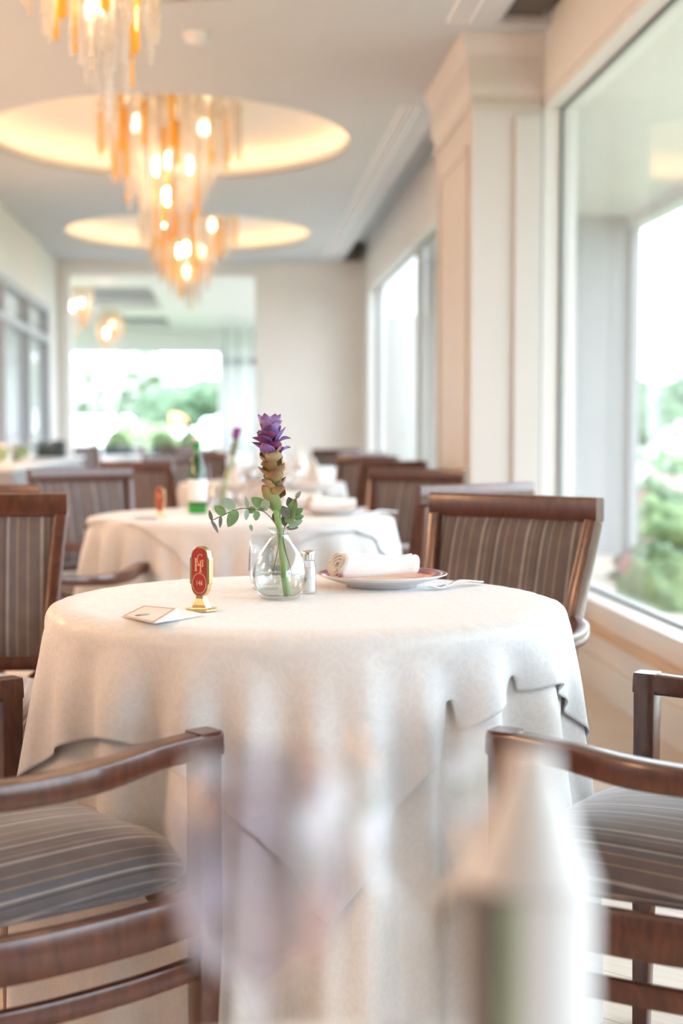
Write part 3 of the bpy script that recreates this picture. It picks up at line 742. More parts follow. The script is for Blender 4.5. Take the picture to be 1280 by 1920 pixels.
top_cloth(.532, 1.12, (.03, .01), radians(35), 1.3, 'square white cloth on the second table, beneath the green bottle', T2, seed=2, N=81)

# ------------------------------------------------------------------ chairs
def make_chair(label):
    t = thing('dining_armchair', label, 'chair', (0, 0, 0), 0, 'striped velvet dining armchairs')
    W = 'mahogany'
    # cushion
    def outline(a, sc):
        c, s = cos(a), sin(a); ux = math.copysign(abs(c) ** .42, c); uy = math.copysign(abs(s) ** .42, s)
        hw = .262 - .048 * (1 - uy) / 2
        return (ux * hw * sc, (uy * .27 + .012 + .02 * uy * (1 - ux * ux)) * sc)
    prof = [(.05, .487), (.25, .486), (.45, .482), (.62, .476), (.76, .467), (.87, .454), (.94, .441), (.985, .425), (1.0, .412), (.995, .402), (.97, .397), (.9, .396)]
    n = 64; vs = []; fs = []
    for sc, z in prof:
        for i in range(n): x, y = outline(2 * pi * i / n, sc); vs.append((x, y, z))
    for k in range(len(prof) - 1):
        for i in range(n): j = (i + 1) % n; fs.append((k * n + i, k * n + j, (k + 1) * n + j, (k + 1) * n + i))
    fs.append(tuple(range(n))); fs.append(tuple(range((len(prof) - 1) * n, len(prof) * n)))
    seat = MB().add(vs, fs).build('seat_cushion', 'striped_velvet_seat', t)
    pts = [(*outline(2 * pi * i / n, 1.0), .403) for i in range(n + 1)]
    MB().sweep([(x * 1.002, y * 1.002, z) for x, y, z in pts], circ(.004, 6), caps=False).build('piping', 'striped_velvet', seat)
    # rails
    for s_ in (-1, 1):
        MB().sweep([(s_ * .283, .245, .372), (s_ * .293, .12, .372), (s_ * .284, -.03, .372), (s_ * .25, -.16, .372), (s_ * .205, -.255, .372)], rrect(.03, .062, .006), smooth=6).build('side_rail', W, t, angle=40)
        MB().sweep([(s_ * .283, .245, .292), (s_ * .293, .12, .292), (s_ * .284, -.03, .292), (s_ * .25, -.16, .292), (s_ * .205, -.262, .292)], rrect(.018, .032, .004), smooth=6).build('stretcher', W, t, angle=40)
        # front leg and arm post in one piece
        MB().sweep([(s_ * .277, .245, 0), (s_ * .281, .245, .2), (s_ * .285, .245, .34), (s_ * .285, .245, .40), (s_ * .285, .245, .52), (s_ * .285, .245, .6285)], rrect(.040, .040, .005),
                   up=(0, 1, 0), scales=[.68, .82, 1, 1, .95, 1]).build('leg', W, t, angle=40)
        # rear leg and back stile
        MB().sweep([(s_ * .20, -.315, 0), (s_ * .20, -.275, .2), (s_ * .195, -.262, .36), (s_ * .193, -.262, .46), (s_ * .205, -.285, .62), (s_ * .218, -.318, .76), (s_ * .226, -.337, .84)], rrect(.034, .046, .005),
                   up=(0, 1, 0), scales=[.7, .85, 1, 1, 1, .95, .9], smooth=4).build('leg', W, t, angle=40)
        MB().sweep([(s_ * .285, .2652, .6105), (s_ * .292, .16, .606), (s_ * .318, .04, .599), (s_ * .318, -.08, .598), (s_ * .285, -.19, .603), (s_ * .215, -.275, .612)], rrect(.040, .036, .006), smooth=6,
                   scales=[1, .95, 1.05, 1, .85, .7]).build('armrest', W, t, angle=40)
    MB().sweep([(-.275, .25, .372), (0, .275, .372), (.275, .25, .372)], rrect(.03, .062, .006), smooth=8).build('front_rail', W, t, angle=40)
    MB().sweep([(-.20, -.262, .372), (.20, -.262, .372)], rrect(.026, .06, .005)).build('rear_rail', W, t, angle=40)
    # back
    MB().sweep([(-.243, -.337, .867), (-.12, -.352, .867), (0, -.357, .867), (.12, -.352, .867), (.243, -.337, .867)], rrect(.03, .058, .006), smooth=5).build('top_rail', W, t, angle=40)
    MB().sweep([(-.19, -.264, .482), (0, -.275, .482), (.19, -.264, .482)], rrect(.026, .034, .004), smooth=4).build('lower_rail', W, t, angle=40)
    for s_ in (-1, 1):
        MB().sweep([(s_ * .18, -.264, .47), (s_ * .14, -.266, .44), (s_ * .09, -.268, .415), (s_ * .045, -.268, .44), (s_ * .0, -.268, .47)], rrect(.012, .012, .002), up=(0, 1, 0), smooth=5).build('lattice_bar', W, t)
    # upholstered panel
    nx, nz = 14, 14; vs = []; fs = []
    for sgn in (1, -1):
        for k in range(nz + 1):
            v = k / nz; z = .497 + v * (.842 - .497); hw = .178 + v * (.207 - .178); yc = -.272 - (.344 - .272) * v ** 1.25
            for i in range(nx + 1):
                u = 2 * i / nx - 1; e = (1 - abs(u) ** 5) * (1 - abs(2 * v - 1) ** 6)
                vs.append((u * hw, yc - .012 * (1 - u * u) + sgn * (.008 + .014 * e), z))
    m = (nx + 1) * (nz + 1)
    for q in (0, 1):
        for k in range(nz):
            for i in range(nx):
                a = q * m + k * (nx + 1) + i; fs.append((a, a + 1, a + nx + 2, a + nx + 1))
    def idx(q, k, i): return q * m + k * (nx + 1) + i
    for k in range(nz):
        for i in (0, nx): fs.append((idx(0, k, i), idx(0, k + 1, i), idx(1, k + 1, i), idx(1, k, i)))
    for i in range(nx):
        for k in (0, nz): fs.append((idx(0, k, i), idx(0, k, i + 1), idx(1, k, i + 1), idx(1, k, i)))
    MB().add(vs, fs).build('backrest', 'striped_velvet', t, angle=60)
    return t
def place(root, c, f, label, first=False):
    rz = atan2(-f[0], f[1])
    if first: root.location = (c[0], c[1], 0); root.rotation_euler = (0, 0, rz); return root
    return dup(root, (c[0], c[1], 0), rz, label)
ch = make_chair('striped armchair at the lower left, its arm crossing in front of the table')
place(ch, (-.405, 2.072), (.801, .598), None, True)
place(ch, (.753, 2.045), (-.802, .598), 'striped armchair at the lower right edge, turned towards the table')
place(ch, (.447, 3.172), (-.703, -.71), 'striped armchair right behind the sharp table, its back facing the window')
place(ch, (-.625, 3.24), (.06, -1.0), 'striped armchair at the left edge behind the sharp table')
place(ch, (-.633, 4.587), (.4, .917), 'armchair seen from behind, one arm pointing at the second table')
place(ch, (.53, 4.46), (-.6, .8), 'grey striped armchair just behind the chair near the window')
def around(T, d, ang, label):
    f = (-cos(radians(ang)), -sin(radians(ang))); place(ch, (T[0] - f[0] * d, T[1] - f[1] * d), f, label)
around(T2, .80, 49, 'armchair on the far right side of the second table')
around(T2, .90, 123, 'armchair on the far left side of the second table, left of the totem')
around(T3, .80, -53, 'armchair on the near right side of the third table')
around(T3, .80, 51, 'armchair on the far right side of the third table')
around(T3, .80, 233, 'brown armchair seen from behind, at the near left of the third table')
around(T3, .80, 119, 'armchair on the far left side of the third table')
around(T4, .80, -56, 'armchair on the near right side of the farthest table')
around(T4, .80, 236, 'armchair on the near left side of the farthest table')
around(T4, .80, 60, 'armchair on the far right side of the farthest table')
around(T4, .80, 130, 'armchair on the far left side of the farthest table')

# ------------------------------------------------------------------ chandeliers
def bead_mesh(L, amber, k):
    if amber:
        b = MB(); b.sweep([(0, 0, 0), (0, 0, .02), (0, 0, L * .5), (0, 0, L)], rrect(.034, .013, .005), up=(0, 1, 0), scales=[.5, 1, 1, 1]); return b.mesh('amber_rod', 'amber_crystal')
    n = max(6, int(L / .022)); prof = [(.002, 0)]
    for i in range(n):
        z = L * (i + .5) / n; r = (.018 if i > 3 else .010 + .002 * i) * (1 + .15 * sin(i * 2.1 + k))
        prof += [(r * .45, z - L / n * .45), (r * 1.1, z), (r * .45, z + L / n * .45)]
    prof.append((.002, L)); return MB().lathe(prof, 7).mesh('bead_string', 'clear_crystal')
MESH = {}
def strand(L, amber):
    L = round(L / .04) * .04; key = (L, amber)
    if key not in MESH: MESH[key] = bead_mesh(L, amber, len(MESH))
    return MESH[key], L
def chandelier(loc, label, top, rings, bulbs, group='tiered crystal chandeliers'):
    t = thing('crystal_chandelier', label, 'chandelier', loc, 0, group)
    MB().lathe([(.02, top + .002), (.10, top + .002), (.10, top + .010), (.02, top + .011)], 32).build('ceiling_plate', 'brass_bright', t, angle=40)
    fb = MB()
    for (r, n, zb) in rings: fb.sweep([(r * cos(2 * pi * i / 40), r * sin(2 * pi * i / 40), top - .016) for i in range(41)], circ(.005, 6), caps=False)
    for i in range(6): a = pi * i / 3; fb.sweep([(.0, 0, top - .016), (rings[0][0] * cos(a), rings[0][0] * sin(a), top - .016)], circ(.004, 6))
    fb.sweep([(0, 0, top - .018), (0, 0, top + .004)], circ(.012, 8), up=(0, 1, 0))
    fb.build('ring_frame', 'brass_bright', t)
    q = 0
    for (r, n, zb) in rings:
        for i in range(n):
            a = 2 * pi * (i + .5 * (q % 2)) / n + random.uniform(-.06, .06)
            z = zb + .05 * sin(a + q) + random.uniform(-.035, .045); am = (random.random() < .27)
            me, L = strand(max(.12, top - z - .02), am)
            if am:
                me, L = strand(random.choice([.28, .36, .44]), True)
                L2 = max(0, top - z - .02 - L)
            o = D.objects.new('amber_rod' if am else 'bead_string', me); COL.objects.link(o); o.parent = t; o.location = (r * cos(a), r * sin(a), z if am else top - .02 - L)
            o.rotation_euler = (0, 0, a + pi / 2)
        q += 1
    for (x, y, z) in bulbs:
        if 'bulb' not in MESH: MESH['bulb'] = MB().lathe([(.004, -.055), (.018, -.045), (.024, -.02), (.024, .02), (.018, .045), (.004, .055)], 12).mesh('bulb', 'bulb_glow')
        me = MESH['bulb']
        o = D.objects.new('light_bulb', me); COL.objects.link(o); o.parent = t; o.location = (x, y, z)
    return t
BIG = [(.46, 34, .60 + 2.25), (.37, 28, .46 + 2.25), (.28, 22, .33 + 2.25), (.19, 15, .19 + 2.25), (.10, 8, .08 + 2.24), (.03, 3, 2.21)]
BULBS = [(.12 * cos(a), .12 * sin(a), 2.80) for a in (.3, 2.4, 4.5)] + [(.22, .02, 3.04), (-.22, .02, 3.06)] + [(-.02, .05, 2.60)]
chandelier((-.44, 5.2, 0), 'nearest crystal chandelier, cut off by the top left picture edge', 3.2, BIG, BULBS)
chandelier((-.38, 9.46, 0), 'crystal chandelier hanging in the nearer visible oval dome', 3.2, BIG, BULBS)
chandelier((-.38, 13.84, 0), 'crystal chandelier in the farther oval dome, lowest behind the others', 3.2, BIG, BULBS)
SM = [(.20, 16, 2.42), (.14, 11, 2.34), (.08, 7, 2.26), (.02, 2, 2.22)]
chandelier((-1.89, 18.0, 0), 'small glowing chandelier at the left in the far room', 2.86, SM, [(.05, 0, 2.66), (-.06, .04, 2.62)], 'small chandeliers in the far room')
chandelier((-1.73, 21.0, 0), 'small chandelier further back in the far room', 2.80, SM, [(.05, 0, 2.62), (-.06, .04, 2.5)], 'small chandeliers in the far room')
for x, y, z0 in ((-1.89, 18.0, 2.86), (-1.73, 21.0, 2.8)):
    pass

# ------------------------------------------------------------------ table setting, table 1
Z1 = .7555
def vase(loc, label, k=1.0):
    t = thing('bud_vase', label, 'vase', loc, 0, 'clear bud vases')
    out = [(.0300, .0), (.034, .0015), (.0405, .012), (.0475, .030), (.0478, .045), (.044, .062), (.034, .082), (.021, .100), (.0155, .110), (.0150, .117), (.019, .1225), (.0235, .125)]
    inn = [(.0222, .1255), (.018, .123), (.0132, .1165), (.0135, .110), (.0192, .100), (.0322, .0815), (.0422, .062), (.046, .045), (.0457, .031), (.0388, .014), (.030, .0065), (.002, .0062)]
    out = [(.002, 0.0)] + out
    MB().lathe(out + inn, 48).build('glass_body', 'vase_thin', t)
    wl = .046
    MB().lathe([(.002, .0059), (.030, .0062), (.0390, .0138), (.0459, .031), (.0462, .045), (.0455, wl), (.002, wl)], 48).build('water', 'water_clear', t)
    return t
VX, VY = .087, 2.490
vase((VX, VY, Z1), 'clear round bud vase with water and one tall purple flower stem')

def petal(parent, name, mat, base, dirv, upv, L, W, curl=.3, cup=.3, nu=6, nv=9, tip=1.0, wav=.0, ph=0):
    """petal: base point, growth direction, facing normal"""
    d = Vector(dirv).normalized(); up = Vector(upv); sd = d.cross(up).normalized(); up = sd.cross(d).normalized()
    vs = []; fs = []; uv = []
    p = Vector(base); ang = 0
    for k in range(nv + 1):
        v = k / nv
        wv = W * (sin(pi * min(1, (v * .93 + .07)) ** .85) ** .75) * (1 if v < .99 else .25)
        th = -curl * v * v * 1.6; dd = d * cos(th) + up * sin(th)
        if k: p = p + dd * (L / nv)
        un = up * cos(th) - d * sin(th)
        for i in range(nu + 1):
            u = 2 * i / nu - 1
            vs.append(p + sd * (u * wv / 2) + un * (cup * wv * .5 * u * u + wav * wv * sin(6 * v + ph + u * 2) * abs(u)))
            uv.append((i / nu, v))
    for k in range(nv):
        for i in range(nu): a = k * (nu + 1) + i; fs.append((a, a + 1, a + nu + 2, a + nu + 1))
    me = D.meshes.new(name); me.from_pydata([tuple(v) for v in vs], [], fs); me.materials.append(M[mat]); me.shade_smooth()
    ul = me.uv_layers.new(name='UVMap')
    for l in me.loops: ul.data[l.index].uv = uv[l.vertex_index]
    o = D.objects.new(name, me); COL.objects.link(o); o.parent = parent
    m = o.modifiers.new('s', 'SOLIDIFY'); m.thickness = .0006; m.offset = 0
    m = o.modifiers.new('sub', 'SUBSURF'); m.levels = 1; m.render_levels = 1
    return o

def flower(loc, rz, label):
    """curcuma stem: local x to the right, z up, metres from the vase foot"""
    t = thing('curcuma_flower', label, 'flower', loc, rz, 'purple flowers in vases')
    MB().sweep([(.0135, .002, .0065), (.0095, 0, .03), (.0045, 0, .08), (.0005, 0, .118), (-.005, 0, .155), (-.009, 0, .186), (-.013, 0, .21), (-.0165, 0, .25), (-.018, 0, .29)], circ(.0066, 12), up=(0, 1, 0), smooth=5,
               scales=[1.05, 1.0, .9, .82, .95, 1.1, .9, .7, .5]).build('stem', 'stem_green', t)
    def axis(z): # x of the flower axis
        return -.009 - (z - .186) * .085
    # sheath leaf with orange tip on the left
    petal(t, 'sheath_leaf', 'petal_sheath', (axis(.155) + .002, -.005, .152), (-.52, -.15, 1), (.5, 1, .1), .056, .030, curl=.15, cup=.5)
    # bracts: lower brown, upper purple
    ga = 2.39996; k = 0
    for i in range(20):
        z = .172 + i * .0043; a = k * ga + .5; k += 1; x = axis(z)
        lean = .95; L = random.uniform(.024, .031); W = random.uniform(.028, .034)
        R0 = .0075
        petal(t, 'brown_bract', random.choice(['petal_brown', 'petal_brown', 'petal_cream']), (x + R0 * cos(a), R0 * sin(a), z), (cos(a) * lean, sin(a) * lean, .85), (-cos(a) * .6, -sin(a) * .6, 1), L, W,
              curl=-random.uniform(.1, .7), cup=.45, wav=.12, ph=i)
    for i in range(9):
        z = .246 + i * .0035; a = k * ga + .2; k += 1; x = axis(z)
        petal(t, 'magenta_bract', random.choice(['petal_magenta', 'petal_purple']), (x + .006 * cos(a), .006 * sin(a), z), (cos(a) * 1.0, sin(a) * 1.0, .85), (-cos(a) * .6, -sin(a) * .6, 1), random.uniform(.030, .040), random.uniform(.026, .032),
              curl=random.uniform(-.2, .5), cup=.4, wav=.1, ph=i)
    for i in range(10):
        z = .262 + i * .0022; a = k * ga + .9; k += 1; x = axis(z); up = .95 + i * .22
        petal(t, 'purple_bract', 'petal_lilac' if i > 6 else 'petal_purple', (x + .005 * cos(a), .005 * sin(a), z), (cos(a), sin(a), up), (-cos(a), -sin(a), .8), random.uniform(.034, .046), random.uniform(.026, .031),
              curl=random.uniform(-.15, .35), cup=.4, wav=.05, ph=i)
    # inner crown
    for a, dx in ((-1.9, -.1), (-.9, .35), (1.2, .2), (2.4, -.2)):
        petal(t, 'purple_bract', 'petal_lilac', (axis(.285) + .004 * cos(a), .004 * sin(a), .283), (cos(a) * .4 + dx * .3, sin(a) * .3, 1), (-cos(a), -sin(a), .3), .046, .026, curl=.12, cup=.4)
    return t
flower((VX, VY, Z1), 0, 'tall purple curcuma flower with brown lower bracts, sharply in focus')

def leaf(parent, x, z, y, ang, L, W, mat, tilt=.3):
    """round eucalyptus leaf; ang in the x-z plane"""
    petal(parent, 'leaf', mat, (x, y, z), (cos(ang), tilt * .5, sin(ang)), (-sin(ang) * .35, -1, .35 + tilt), L, W, curl=.12, cup=.12)
def eucalyptus(loc, rz, label, path, leaves):
    t = thing('eucalyptus_sprig', label, 'eucalyptus sprig', loc, rz, 'eucalyptus sprigs')
    MB().sweep(path, circ(.0009, 6), up=(0, 1, 0), smooth=6).build('stem', 'stem_brown', t)
    for (x, z, y, a, L, W, m, tl) in leaves: leaf(t, x * .001, z * .001, y * .001, radians(a), L * .001, W * .001, m, tl)
G, Pp, K = 'leaf_green', 'leaf_pale', 'leaf_dark'
eucalyptus((VX, VY, Z1), 0, 'eucalyptus sprig arching out to the left of the vase',
    [(-.012, -.012, .05), (-.004, -.008, .085), (.0, -.008, .116), (-.010, -.009, .135), (-.024, -.01, .151), (-.035, -.01, .156), (-.058, -.012, .1595), (-.078, -.014, .157), (-.099, -.015, .148), (-.118, -.016, .139)],
    [(-118, 139, -16, 105, 20, 7, K, .5), (-119, 139, -16, -60, 26, 7, K, .1), (-103, 147, -16, -92, 22, 7, K, .2), (-96, 148, -15, 135, 26, 17, G, .6), (-80, 158, -14, 130, 30, 21, Pp, .9),
     (-76, 157, -14, -115, 34, 20, G, .1), (-56, 160, -12, 100, 22, 8, Pp, .2), (-57, 158, -12, -95, 20, 9, Pp, .1), (-42, 157, -10, 185, 17, 15, G, .3), (-40, 155, -10, -95, 18, 13, G, .2),
     (-38, 158, -9, 25, 15, 12, G, .8), (-27, 155, -9, 80, 26, 18, Pp, .5), (-24, 158, -6, 140, 34, 22, G, .5), (-20, 160, -4, 150, 26, 18, Pp, .3), (-52, 131, -14, -70, 12, 7, G, .2)])
eucalyptus((VX, VY, Z1), 0, 'short eucalyptus sprig standing to the right of the flower stem',
    [(.020, -.002, .05), (.010, -.004, .085), (.006, -.006, .116), (.013, -.004, .135), (.020, -.002, .152), (.028, .0, .170), (.030, .0, .180)],
    [(29, 176, 0, 60, 16, 9, Pp, .3), (20, 150, -2, 75, 28, 19, G, .2), (16, 143, -8, 125, 26, 18, K, .3), (22, 146, -4, 35, 24, 16, G, .4), (14, 132, -8, 70, 30, 20, G, .3), (16, 126, -10, 28, 28, 14, Pp, .3),
     (10, 128, -3, 100, 22, 12, K, .2), (12, 124, -5, 5, 22, 11, K, .4), (22, 160, 2, 110, 20, 16, K, .3), (26, 140, 0, 20, 18, 14, G, .3), (-6, 134, 3, 100, 20, 13, K, .5)])

def tumbler(loc, label, h=.102, r=.032, group='stemless water glasses'):
    b = MB().lathe([(.002, 0), (r * .72, 0), (r * .86, .006), (r * 1.0, .035), (r * .98, .06), (r * .86, h), (r * .84, h), (r * .955, .06), (r * .97, .035), (r * .8, .010), (.002, .008)], 40)
    return tag_at(b.build('water_glass', 'glassware'), loc, label, 'glass', group)
def tag_at(o, loc, label, cat, group=None): o.location = loc; return tag(o, label, cat, group)
tumbler((.066, 2.645, Z1), 'clear stemless glass right behind the bud vase')

def shaker(loc, label, group='salt shakers'):
    t = thing('salt_shaker', label, 'salt shaker', loc, 0, group)
    MB().lathe([(.0145, 0), (.0155, .002), (.0155, .006), (.0148, .048), (.0135, .056), (.011, .061), (.0105, .066)], 10).build('glass_jar', 'shaker_glass', t, angle=25)
    MB().lathe([(.012, .003), (.0132, .006), (.0128, .042), (.012, .046)], 16).build('salt_fill', 'salt', t)
    MB().lathe([(.0122, .060), (.0128, .062), (.0122, .065), (.0128, .068), (.0122, .071), (.0128, .074), (.0105, .078), (.004, .079)], 24).build('metal_cap', 'cap_metal', t)
    return t
shaker((.141, 2.568, Z1), 'salt shaker with a metal cap, standing to the right of the bud vase')

def plate(loc, label, r=.126, group='dinner plates'):
    k = r / .126
    prof = [(.002, .004), (.060, .004), (.062, .0), (.068, .0), (.071, .004), (.082, .0075), (.108, .0165), (.1255, .0235), (.126, .0248), (.1245, .0253), (.107, .0195), (.084, .0115), (.075, .008), (.002, .0068)]
    o = MB().lathe([(a * k, b_) for a, b_ in prof], 72).build('dinner_plate', 'plate_glaze'); return tag_at(o, loc, label, 'plate', group)
plate((.287, 2.683, Z1), 'white plate with a maroon rim, holding the rolled napkin')

def napkin(loc, rz, label, L=.175, k=1.0, group='rolled napkins'):
    # rolled cloth: spiral layers with thickness, flattened
    t = thing('rolled_napkin', label, 'napkin', loc, rz, group)
    pts = []; turns = 3.2; n = 110
    for i in range(n + 1):
        a = i / n * turns * 2 * pi; r = .004 + .0155 * (i / n) ** .85
        wob = 1 + .10 * sin(3 * a + 1.1)
        pts.append((r * 1.28 * cos(a) * wob, r * .98 * sin(a) * wob))
    zmin = min(p[1] for p in pts)
    vs = []; fs = []; ns = 14
    for s_ in range(ns + 1):
        u = s_ / ns; x = (u - .5) * L; kk = 1 + .10 * sin(u * 5 + 1) - .12 * u
        for (a_, b_) in pts:
            dep = 1 + .05 * sin(u * 11 + a_ * 200)
            vs.append((x + .006 * sin(b_ * 150) * (1 - u), a_ * kk * dep, (b_ - zmin) * kk * (1 - .18 * smooth(abs(u - .45) * 2 - .1) * 0) + .0015))
    m = len(pts)
    for s_ in range(ns):
        for i in range(m - 1): a = s_ * m + i; fs.append((a, a + 1, a + m + 1, a + m))
    o = MB().add(vs, fs).build('napkin_roll', 'napkin_cloth', t); md = o.modifiers.new('s', 'SOLIDIFY'); md.thickness = .0022; md.offset = 0
    t.scale = (1, 1.1, 1.18)
    return t
napkin((.275, 2.672, Z1 + .0205), radians(27), 'white cloth napkin rolled up on the maroon rimmed plate')

def fork(loc, rz, label, group='forks'):
    t = thing('table_fork', label, 'fork', loc, rz, group)
    # handle along +x, tines towards -x ; z up, curved
    MB().sweep([(-.010, 0, .006), (.006, 0, .0045), (.022, 0, .009), (.045, 0, .0125), (.08, 0, .010), (.115, 0, .006), (.128, 0, .005)], rrect(.008, .003, .001), smooth=5, scales=[(1.5, 1.1), (1.0, 1.3), (1.0, 1.5), (1.2, 1.4), (1.9, 1.3), (2.7, 1.2), (2.3, 1.1)]).build('handle', 'steel', t)
    MB().sweep([(-.012, 0, .0055), (-.024, 0, .0035), (-.034, 0, .0035)], rrect(.019, .002, .0008), smooth=4, scales=[(.7, 1), (1.1, 1), (1.15, 1)]).build('fork_head', 'steel', t)
    for q in range(4):
        y = -.0086 + q * .00573
        MB().sweep([(-.033, y, .0035), (-.050, y, .005), (-.066, y * .96, .009), (-.074, y * .92, .0125)], rrect(.0032, .0017, .0006), smooth=4, scales=[1, 1, .8, .5]).build('tine', 'steel', t)
    return t
fork((.405, 2.628, Z1 + .0008), radians(42), 'steel fork lying to the right of the plate').scale = (.78, .95, .9)

def text_mesh(s, size, shear=0, depth=.0004):
    cu = D.curves.new('lettering', 'FONT'); cu.body = s; cu.size = size; cu.shear = shear; cu.extrude = depth; cu.align_x = 'CENTER'; cu.align_y = 'CENTER'; cu.resolution_u = 3
    o = D.objects.new('lettering', cu); COL.objects.link(o); dg = bpy.context.evaluated_depsgraph_get(); dg.update()
    me = D.meshes.new_from_object(o.evaluated_get(dg)); D.objects.remove(o); return me
def totem(loc, rz, label, detail=True):
    """brass stand with a red enamel plaque; front faces local -y"""
    t = thing('table_sign', label, 'table sign', loc, rz, 'brass table signs')
    b = MB(); b.lathe([(.002, 0), (.026, 0), (.027, .001), (.027, .004), (.025, .005), (.002, .005)], 8); b.build('base_plate', 'brass', t, smooth=False)
    b = MB(); vs = []
    for (hw, hd, z) in ((.0135, .009, .005), (.011, .0085, .010), (.0065, .007, .020), (.006, .0068, .026)): vs += [(-hw, -hd, z), (hw, -hd, z), (hw, hd, z), (-hw, hd, z)]
    fs = [(0, 3, 2, 1), (12, 13, 14, 15)]
    for k in range(3):
        for i in range(4): j = (i + 1) % 4; fs.append((k * 4 + i, k * 4 + j, (k + 1) * 4 + j, (k + 1) * 4 + i))
    MB().add(vs, fs).build('pedestal', 'brass', t, smooth=False)
    def outline(g, shoulder=0.0):
        pts = []; w_ = .0150 + g; zc0, zc1 = .043, .089; 
        for k in range(17): a = pi + pi * k / 16; pts.append((w_ * .93 * cos(a), zc0 + (.0185 + g) * sin(a)))
        if shoulder: pts += [(w_ + shoulder, zc0 + .002), (w_ + shoulder, zc1 - .004)]
        for k in range(17): a = pi * k / 16; pts.append((w_ * .93 * cos(a), zc1 + (.0155 + g) * sin(a)))
        if shoulder: pts += [(-w_ - shoulder, zc1 - .004), (-w_ - shoulder, zc0 + .002)]
        return pts
    def slab(pts, y0, y1, name, mat, par, bev=0):
        n = len(pts); vs = [(x, y0, z) for x, z in pts] + [(x, y1, z) for x, z in pts]; fs = [tuple(range(n)), tuple(range(n, 2 * n))[::-1]]
        for i in range(n): j = (i + 1) % n; fs.append((i, j, n + j, n + i))
        return MB().add(vs, fs).build(name, mat, par, smooth=False, bevel=bev)
    fr = slab(outline(.0018, .0012), -.0065, .0065, 'brass_frame', 'brass', t, .0006)
    pq = slab(outline(-.0008), -.0072, -.0060, 'red_plaque', 'red_enamel', t); pq['label'] = 'red enamel plaque with gold letters and an oval'
    pb = slab(outline(-.0008), .0060, .0072, 'red_plaque', 'red_enamel', t)
    if detail:
        y0, y1 = -.0078, -.0070
        # interlaced letters: a seriffed H with a smaller G above and an F bar on the right
        def bar(x0, x1, z0, z1, nm='letter_stroke'): return [(x0, z0), (x1, z0), (x1, z1), (x0, z1)]
        b = MB()
        for (x0, x1, z0, z1) in ((-.0073, -.0049, .066, .086), (-.0085, -.0037, .0655, .0667), (-.0085, -.0037, .0853, .0865), (-.005, .0032, .0745, .0758),
                                 (.0015, .0035, .064, .083), (.0002, .0050, .0637, .0648), (.0035, .0072, .0728, .0740), (.0055, .0072, .074, .0838), (.0046, .0082, .0830, .0842)):
            b.box(x0, x1, y0, y1, z0, z1)
        b.build('letters', 'gold_letter', pq, smooth=False)
        b = MB(); a0 = [(.0018 + .0052 * cos(radians(a)), (y0 + y1) / 2, .0845 + .0085 * sin(radians(a))) for a in range(40, 281, 15)]
        b.sweep(a0, rrect(.0011, .0008, .0002), up=(0, -1, 0)); b.build('letter_curve', 'gold_letter', pq, smooth=False)
        b = MB(); a0 = [(.0122 * cos(2 * pi * i / 40), (y0 + y1) / 2, .0455 + .0165 * sin(2 * pi * i / 40)) for i in range(41)]
        b.sweep(a0, rrect(.0009, .0008, .0002), up=(0, -1, 0), caps=False); b.build('oval_ring', 'gold_letter', pq, smooth=False)
        me = text_mesh('146', .0105); me.materials.append(M['gold_letter']); o = D.objects.new('number', me); COL.objects.link(o); o.parent = pq; o.location = (0, -.0074, .0458); o.rotation_euler = (radians(90), 0, 0); o.scale = (.8, 1.1, 1)
    return t
totem((-.047, 2.330, Z1), radians(-26), 'brass and red enamel table sign beside the number card')

def card(pts, label, digit=True):
    """low tent card: left sheet a,b,c,d with ridge c-d, right sheet falling to e,f"""
    t = thing('number_card', label, 'card', pts[0], 0, 'folded number cards')
    o0 = Vector(pts[0]); P = [Vector(p) - o0 for p in pts]
    def sheet(q, name):
        o = MB().add(q, [(0, 1, 2, 3)]).build(name, 'card_paper', t, smooth=False); m = o.modifiers.new('s', 'SOLIDIFY'); m.thickness = .0005; m.offset = 0; return o
    a, b, c, d, e, f = P
    s1 = sheet([a, d, c, b], 'card_front'); sheet([d, f, e, c], 'card_back')
    n = (d - a).cross(b - a).normalized()
    if n.z < 0: n = -n
    def pt(u, v): return (a * (1 - u) + d * u) * (1 - v) + (b * (1 - u) + c * u) * v + n * .0007
    bd = MB(); i0, i1 = .03, .065
    for (u0, u1, v0, v1) in ((i0, 1 - i0, i0, i1), (i0, 1 - i0, 1 - i1, 1 - i0), (i0, i1, i0, 1 - i0), (1 - i1, 1 - i0, i0, 1 - i0)):
        bd.add([pt(u0, v0), pt(u1, v0), pt(u1, v1), pt(u0, v1)], [(0, 1, 2, 3)])
    bd.build('printed_border', 'card_border', s1, smooth=False)
    if digit:
        me = text_mesh('8', .026, .5, .0001); me.materials.append(M['ink']); o = D.objects.new('printed_number', me); COL.objects.link(o); o.parent = s1
        ux = (d - a).normalized(); uy = n.cross(ux); mt = Matrix.Identity(4)
        for r in range(3): mt[r][0] = ux[r]; mt[r][1] = uy[r]; mt[r][2] = n[r]; mt[r][3] = pt(.52, .42)[r]
        o.matrix_local = mt; o.scale = (1.6, 2.7, 1)
card([(-.172, 2.266, Z1), (-.145, 2.405, Z1), (-.084, 2.270, Z1 + .011), (-.113, 2.120, Z1 + .008), (-.036, 2.270, Z1 + .001), (-.076, 2.215, Z1 + .001)], 'small tent card numbered 8 at the front left of the sharp table')

